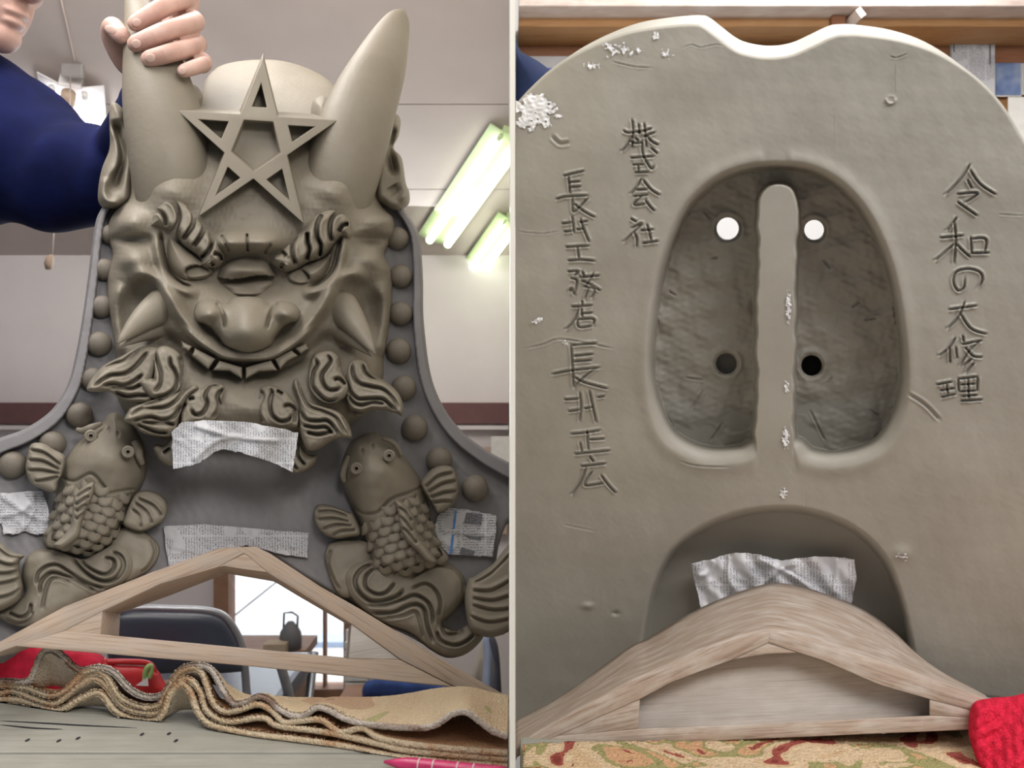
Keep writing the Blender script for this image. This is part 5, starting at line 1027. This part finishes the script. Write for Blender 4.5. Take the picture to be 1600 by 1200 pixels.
o = box('blue_folder', (RX(846), RY+0.13, RZ(98)), (0.115, 0.05, 0.048), plain('blue_plastic', (0.04, 0.10, 0.36), 0.4, var=0.4, scale=14), bev=0.004); tag(o, 'glossy blue folder lying beyond the left shoulder of the inscribed tile', 'folder')
# ------------------------------------------------------------------ people
SKIN, nt, b = mat_new('skin'); tc = N(nt, 'ShaderNodeTexCoord'); nz = N(nt, 'ShaderNodeTexNoise', Scale=26.0, Detail=4.0); nt.links.new(tc.outputs['Object'], nz.inputs['Vector'])
nt.links.new(ramp(nt, nz.outputs['Fac'], [(0.3, (0.46, 0.27, 0.22)), (0.7, (0.60, 0.395, 0.335))]), b.inputs['Base Color']); b.inputs['Roughness'].default_value = 0.5
b.inputs['Subsurface Weight'].default_value = 0.05; b.inputs['Subsurface Radius'].default_value = (0.008, 0.003, 0.002)
n5 = N(nt, 'ShaderNodeTexNoise', Scale=320.0, Detail=3.0); nt.links.new(tc.outputs['Object'], n5.inputs['Vector']); bp = N(nt, 'ShaderNodeBump', Strength=0.3, Distance=0.001); nt.links.new(n5.outputs['Fac'], bp.inputs['Height']); nt.links.new(bp.outputs[0], b.inputs['Normal'])
NAIL = plain('fingernail', (0.62, 0.43, 0.37), 0.35, var=0.03); NAVY = plain('navy_jacket', (0.004, 0.007, 0.045), 0.85, var=0.35, scale=22, bump=0.3, spec=0.12); HAIR = plain('dark_hair', (0.02, 0.017, 0.015), 0.6, var=0.4, scale=200)
def ell(c, r, rot=None, n=20):
    bm = bmesh.new(); bmesh.ops.create_uvsphere(bm, u_segments=n, v_segments=n//2+2, radius=1.0); R = np.eye(3) if rot is None else np.asarray(rot)
    V = np.array([np.asarray(c)+R@(np.array(v.co)*np.asarray(r)) for v in bm.verts]); bm.verts.index_update(); f = [tuple(v.index for v in q.verts) for q in bm.faces]; bm.free(); return V, f
def remesh(parts, vox, smooth=6):
    V, f = join(parts); me = bpy.data.meshes.new('tmp'); me.from_pydata([tuple(v) for v in V], [], f); me.update(); o = bpy.data.objects.new('tmp', me); COL.objects.link(o)
    r = o.modifiers.new('r', 'REMESH'); r.mode = 'VOXEL'; r.voxel_size = vox; s = o.modifiers.new('s', 'SMOOTH'); s.iterations = smooth; s.factor = 0.5
    dg = bpy.context.evaluated_depsgraph_get(); ev = o.evaluated_get(dg); m2 = ev.to_mesh(); n = len(m2.vertices); a = np.empty(n*3, np.float32); m2.vertices.foreach_get('co', a)
    fs = [tuple(p.vertices) for p in m2.polygons]; ev.to_mesh_clear(); bpy.data.objects.remove(o); bpy.data.meshes.remove(me); return a.reshape(-1, 3).astype(float), fs
def chain(pts, rad, seg=16, n=5, flat=None):
    p = spl(pts, n); r = spl([[q, 0] for q in rad], n)[:, 0]
    a, b = p[0]-(p[1]-p[0])/np.linalg.norm(p[1]-p[0])*r[0]*0.6, p[-1]+(p[-1]-p[-2])/np.linalg.norm(p[-1]-p[-2])*r[-1]*0.62
    b2 = p[-1]+(p[-1]-p[-2])/np.linalg.norm(p[-1]-p[-2])*r[-1]*0.9
    p = np.vstack([a, p, b, b2]); r = np.concatenate([[r[0]*0.7], r, [r[-1]*0.74, r[-1]*0.36]]); return tube(p, r, seg, up=(0.1, 0.9, 0.3))
H = lambda *q: LF.pt(*q); u = LF.s*1.02
fing = {'index': ([(268, -8, 20), (288, -2, 66), (272, 3, 108), (240, 20, 128), (211, 37, 122)], [15, 16.5, 15.5, 14.5, 12.5]),
        'middle': ([(270, 22, 10), (303, 33, 66), (288, 40, 118), (250, 53, 142), (212, 69, 128)], [16, 17, 15.5, 15, 13.5]),
        'ring': ([(272, 48, 10), (306, 68, 74), (292, 76, 122), (262, 84, 144), (233, 92, 138)], [15, 15.5, 14.5, 14, 13]),
        'pinky': ([(270, 70, 10), (314, 98, 84), (314, 101, 112), (302, 106, 134), (287, 111, 140)], [13, 12.5, 12, 11.5, 10.5])}
parts = [chain([H(*q) for q in p], np.array(r)*u*1.0, 18) for p, r in fing.values()]
parts.append(chain([H(*q) for q in [(232, 118, 6), (200, 100, 18), (176, 62, 52), (176, 42, 78), (190, 56, 102)]], np.array([20, 20, 17, 16.5, 14])*u*0.95, 18))
for (x, y, w_) in ((288, 0, 66), (303, 34, 66), (306, 69, 74), (314, 98, 90)): parts.append(ell(H(x, y, w_), (0.0145, 0.0135, 0.0135)))
for a_, b_, w_ in (((282, 14), (292, 24), 70), ((290, 48), (298, 60), 72), ((298, 80), (304, 90), 84)): parts.append(chain([H(a_[0]-6, a_[1], w_-30), H((a_[0]+b_[0])/2-2, (a_[1]+b_[1])/2, w_)], np.array([16, 13])*u, 12))
parts.append(chain([H(246, 120, -6), H(262, 70, -2), H(276, 20, 4), H(284, -14, 12)], np.array([26, 32, 34, 30])*u, 20)); parts.append(chain([H(270, 90, 2), H(288, 50, 30), H(284, 10, 40)], np.array([20, 22, 20])*u, 18))
wrist = H(244, 140, -14); elbow = at(186, 278, 1.38)
parts.append(chain([H(252, 100, -4), wrist, wrist*0.5+elbow*0.5, elbow], np.array([26, 27, 36, 40])*u, 20))
hv, hf = remesh(parts, 0.0016, 5)
sh_l = at(-95, 196, 1.45); head = at(-30, -42, 1.40)
feet_y = 1.72; px_ = sh_l[0]-0.40
pel = np.array([px_-0.02, 1.74, 0.92]); nk = np.array([px_+0.02, 1.66, 1.50]); hd = head
bp_ = [chain([elbow, sh_l*0.5+elbow*0.5, sh_l], [0.045, 0.05, 0.058], 16), chain([sh_l, nk*0.6+sh_l*0.4, nk], [0.06, 0.07, 0.06], 16)]
sh_r = nk+np.array([-0.20, 0.06, -0.05]); bp_ += [chain([nk, sh_r, sh_r+np.array([-0.06, 0.0, -0.28]), sh_r+np.array([0.0, -0.14, -0.50])], [0.06, 0.058, 0.046, 0.032], 16)]
hr = sh_r+np.array([0.0, -0.14, -0.50]); 
for dx, ln in ((-0.02, 0.085), (0.0, 0.095), (0.02, 0.09), (0.037, 0.07)): bp_.append(chain([hr, hr+np.array([dx*0.7, -0.03, -0.07]), hr+np.array([dx, -0.05, -0.07-ln*0.6]), hr+np.array([dx, -0.04, -0.07-ln])], [0.018, 0.011, 0.0095, 0.008], 10))
bp_.append(chain([hr, hr+np.array([-0.035, -0.03, -0.04]), hr+np.array([-0.045, -0.05, -0.085])], [0.016, 0.011, 0.009], 10))
bp_ += [chain([pel, pel*0.5+nk*0.5, nk-np.array([0, 0, 0.12])], [0.14, 0.13, 0.13], 20), chain([nk-np.array([0, 0, 0.1]), nk+np.array([0.01, -0.02, 0.06]), hd+np.array([-0.02, 0.02, -0.06])], [0.07, 0.058, 0.058], 16)]
for sg in (-1, 1): bp_.append(chain([pel+np.array([0.085*sg, 0, -0.02]), pel+np.array([0.09*sg, -0.02, -0.44]), pel+np.array([0.09*sg, 0.02, -0.84])], [0.085, 0.058, 0.042], 16)); bp_.append(chain([pel+np.array([0.09*sg, 0.03, -0.86]), pel+np.array([0.095*sg, -0.14, -0.885])], [0.045, 0.035], 12))
# head looking along the arm, towards the tile
fwd = np.array([0.93, -0.28, -0.22]); fwd /= np.linalg.norm(fwd); rt = np.cross(fwd, (0, 0, 1)); rt /= np.linalg.norm(rt); upv = np.cross(rt, fwd); R = np.stack([rt, fwd, upv], 1)
hp_ = lambda r, f, z: hd+rt*r+fwd*f+upv*z
hpts = [ell(hp_(0, -0.018, 0.045), (0.074, 0.094, 0.085), R, 28), ell(hp_(0, 0.018, -0.035), (0.062, 0.066, 0.075), R, 24), ell(hp_(0, 0.055, -0.085), (0.032, 0.026, 0.024), R, 16), chain([hp_(0, 0.072, 0.028), hp_(0, 0.092, 0.0), hp_(0, 0.104, -0.018)], [0.010, 0.013, 0.015], 12), ell(hp_(0.013, 0.088, -0.022), (0.010, 0.012, 0.009), R, 12), ell(hp_(-0.013, 0.088, -0.022), (0.010, 0.012, 0.009), R, 12), ell(hp_(0, 0.076, -0.050), (0.025, 0.014, 0.0065), R, 14), ell(hp_(0, 0.073, -0.064), (0.022, 0.014, 0.008), R, 14), ell(hp_(0.076, -0.012, 0.002), (0.008, 0.018, 0.030), R, 14), ell(hp_(-0.076, -0.012, 0.002), (0.008, 0.018, 0.030), R, 14), chain([hp_(-0.05, 0.066, 0.040), hp_(0, 0.082, 0.040), hp_(0.05, 0.066, 0.040)], [0.009, 0.011, 0.009], 10), ell(hp_(0.036, 0.056, -0.012), (0.022, 0.020, 0.020), R, 14), ell(hp_(-0.036, 0.056, -0.012), (0.022, 0.020, 0.020), R, 14)]
hvv, hff = remesh(hpts, 0.0030, 3); bvv, bff = remesh(bp_, 0.010, 4)
person = thing('person', 'man in a navy jacket gripping the left horn of the ogre tile', 'person', (pel[0], pel[1], 0.0))
V, f = join([(hv, hf), (hvv, hff), (bvv, bff)]); body = mk('body', V, f, SKIN, person)
for (a, b_, nn, r, l) in [((178, 52, 106), (196, 60, 106), (0.45, 1, 0.2), 6.5, 9.5), ((240, 88, 158), (229, 94, 152), None, 7.0, 8.5), ((289, 108, 152), (281, 113, 150), None, 6.0, 7.5), ((220, 32, 135), (209, 38, 131), None, 6.5, 8), ((222, 64, 146), (208, 71, 139), None, 7, 8.5)]:
    A, B = H(*a), H(*b_); d = B-A; d /= np.linalg.norm(d); c = B-d*0.004; n = np.array([0, 0, CAMZ])-c; n /= np.linalg.norm(n)
    if nn is not None: n = n+np.array([0.35, 0, -0.1]); n /= np.linalg.norm(n)
    # find the surface point below the nail
    D = V[:len(hv)]-c; al = np.abs(D-np.outer(D@n, n)); k_ = np.linalg.norm(al, axis=1) < 0.004
    top = (D[k_]@n).max() if k_.any() else 0
    s = np.cross(d, n); s /= np.linalg.norm(s); n = np.cross(s, d); v, f = ell(c+n*(top-0.0004), (r*u*0.9, l*u*0.9, 0.0016), np.stack([s, d, n], 1), 16); mk('fingernail', v, f, NAIL, person)
v, f = ell(hp_(0, -0.032, 0.058), (0.084, 0.098, 0.088), R, 32); k_ = ((v-hd)@fwd < 0.055)|((v-hd)@upv > 0.075); f = [q for q in f if all(k_[i] for i in q)]; ho = mk('hair', v, f, HAIR, person)
for sg in (-1, 1):
    v, f = ell(hp_(0.030*sg, 0.068, 0.018), (0.012, 0.009, 0.008), R, 14); mk('eye', v, f, plain('eye_white', (0.7, 0.68, 0.66), 0.2), person)
    v, f = ell(hp_(0.030*sg, 0.0755, 0.018), (0.005, 0.003, 0.005), R, 12); mk('iris', v, f, HAIR, person)
# jacket with folds
def sleeve(pts, rad, seed, seg=40):
    p = spl(pts, 10); r = spl([[q, 0] for q in rad], 10)[:, 0]; V, f = tube(p, r, seg, up=(0.2, 0.3, 0.9)); n = len(p); C = np.repeat(p, seg, axis=0); rr = np.random.default_rng(seed); a = np.tile(np.linspace(0, 6.2832, seg, endpoint=False), n); t = np.repeat(np.linspace(0, 1, n), seg)
    g = np.zeros(len(V))
    for i in range(9): g += np.sin(a*rr.integers(1, 4)+t*rr.uniform(8, 34)+rr.uniform(0, 6.28))*rr.uniform(0.3, 1)
    return C+(V-C)*(1+g*0.018)[:, None], f
slv = [sleeve([nk+np.array([0.0, 0, -0.02]), sh_l*0.75+nk*0.25, at(-70, 204, 1.46), at(0, 228, 1.45), at(60, 258, 1.43), at(110, 274, 1.41), at(150, 276, 1.39), at(188, 276, 1.38)], [0.10, 0.112, 0.124, 0.120, 0.098, 0.082, 0.070, 0.060], 1), ell(at(190, 272, 1.38), (0.062, 0.056, 0.064)),
       sleeve([at(184, 276, 1.38), at(206, 235, 1.37), H(222, 195, -26), H(235, 160, -20), H(243, 128, -16)], [0.058, 0.050, 0.042, 0.038, 0.034], 2),
       sleeve([nk, sh_r, sh_r+np.array([-0.06, 0.0, -0.28]), sh_r+np.array([0.0, -0.13, -0.46])], [0.09, 0.085, 0.068, 0.05], 3), sleeve([pel-np.array([0, 0, 0.12]), pel, pel*0.5+nk*0.5, nk-np.array([0, 0, 0.12]), nk-np.array([0, 0, 0.02])], [0.175, 0.17, 0.165, 0.165, 0.09], 4)]
V, f = remesh(slv, 0.006, 3); mk('jacket', V, f, NAVY, person)
trs = [sleeve([pel+np.array([0.085*sg, 0, 0.0]), pel+np.array([0.09*sg, -0.02, -0.44]), pel+np.array([0.09*sg, 0.02, -0.83])], [0.11, 0.08, 0.065], 5+sg) for sg in (-1, 1)]
V, f = join(trs); mk('trousers', V, f, GRY, person)
for sg in (-1, 1):
    V, f = chain([pel+np.array([0.09*sg, 0.05, -0.865]), pel+np.array([0.095*sg, -0.17, -0.875])], [0.052, 0.042], 14); V[:, 2] = np.maximum(V[:, 2], 0.002); mk('shoe', V, f, BLKV, person)
# dark blue sleeve of the holder, modelled as a loose garment without a body
SL2 = plain('slate_blue_cloth', (0.014, 0.023, 0.062), 0.85, var=0.2, scale=20, spec=0.15)
J2 = Frame(830, 140, 1.45, 0.0)
o = relief('dark_blue_sleeve', SL2, J2, [(800, 76), (815, 82), (840, 95), (862, 112), (885, 135), (900, 175), (905, 330), (850, 350), (800, 340)], lambda X, Y, sd: 40*dome(sd, 40)+4*np.sin(X/9+Y/30), 2.5, None, side=1, skirt=-60)
tag(o, 'dark blue sleeve of an unseen person behind the left shoulder of the inscribed tile', 'garment')
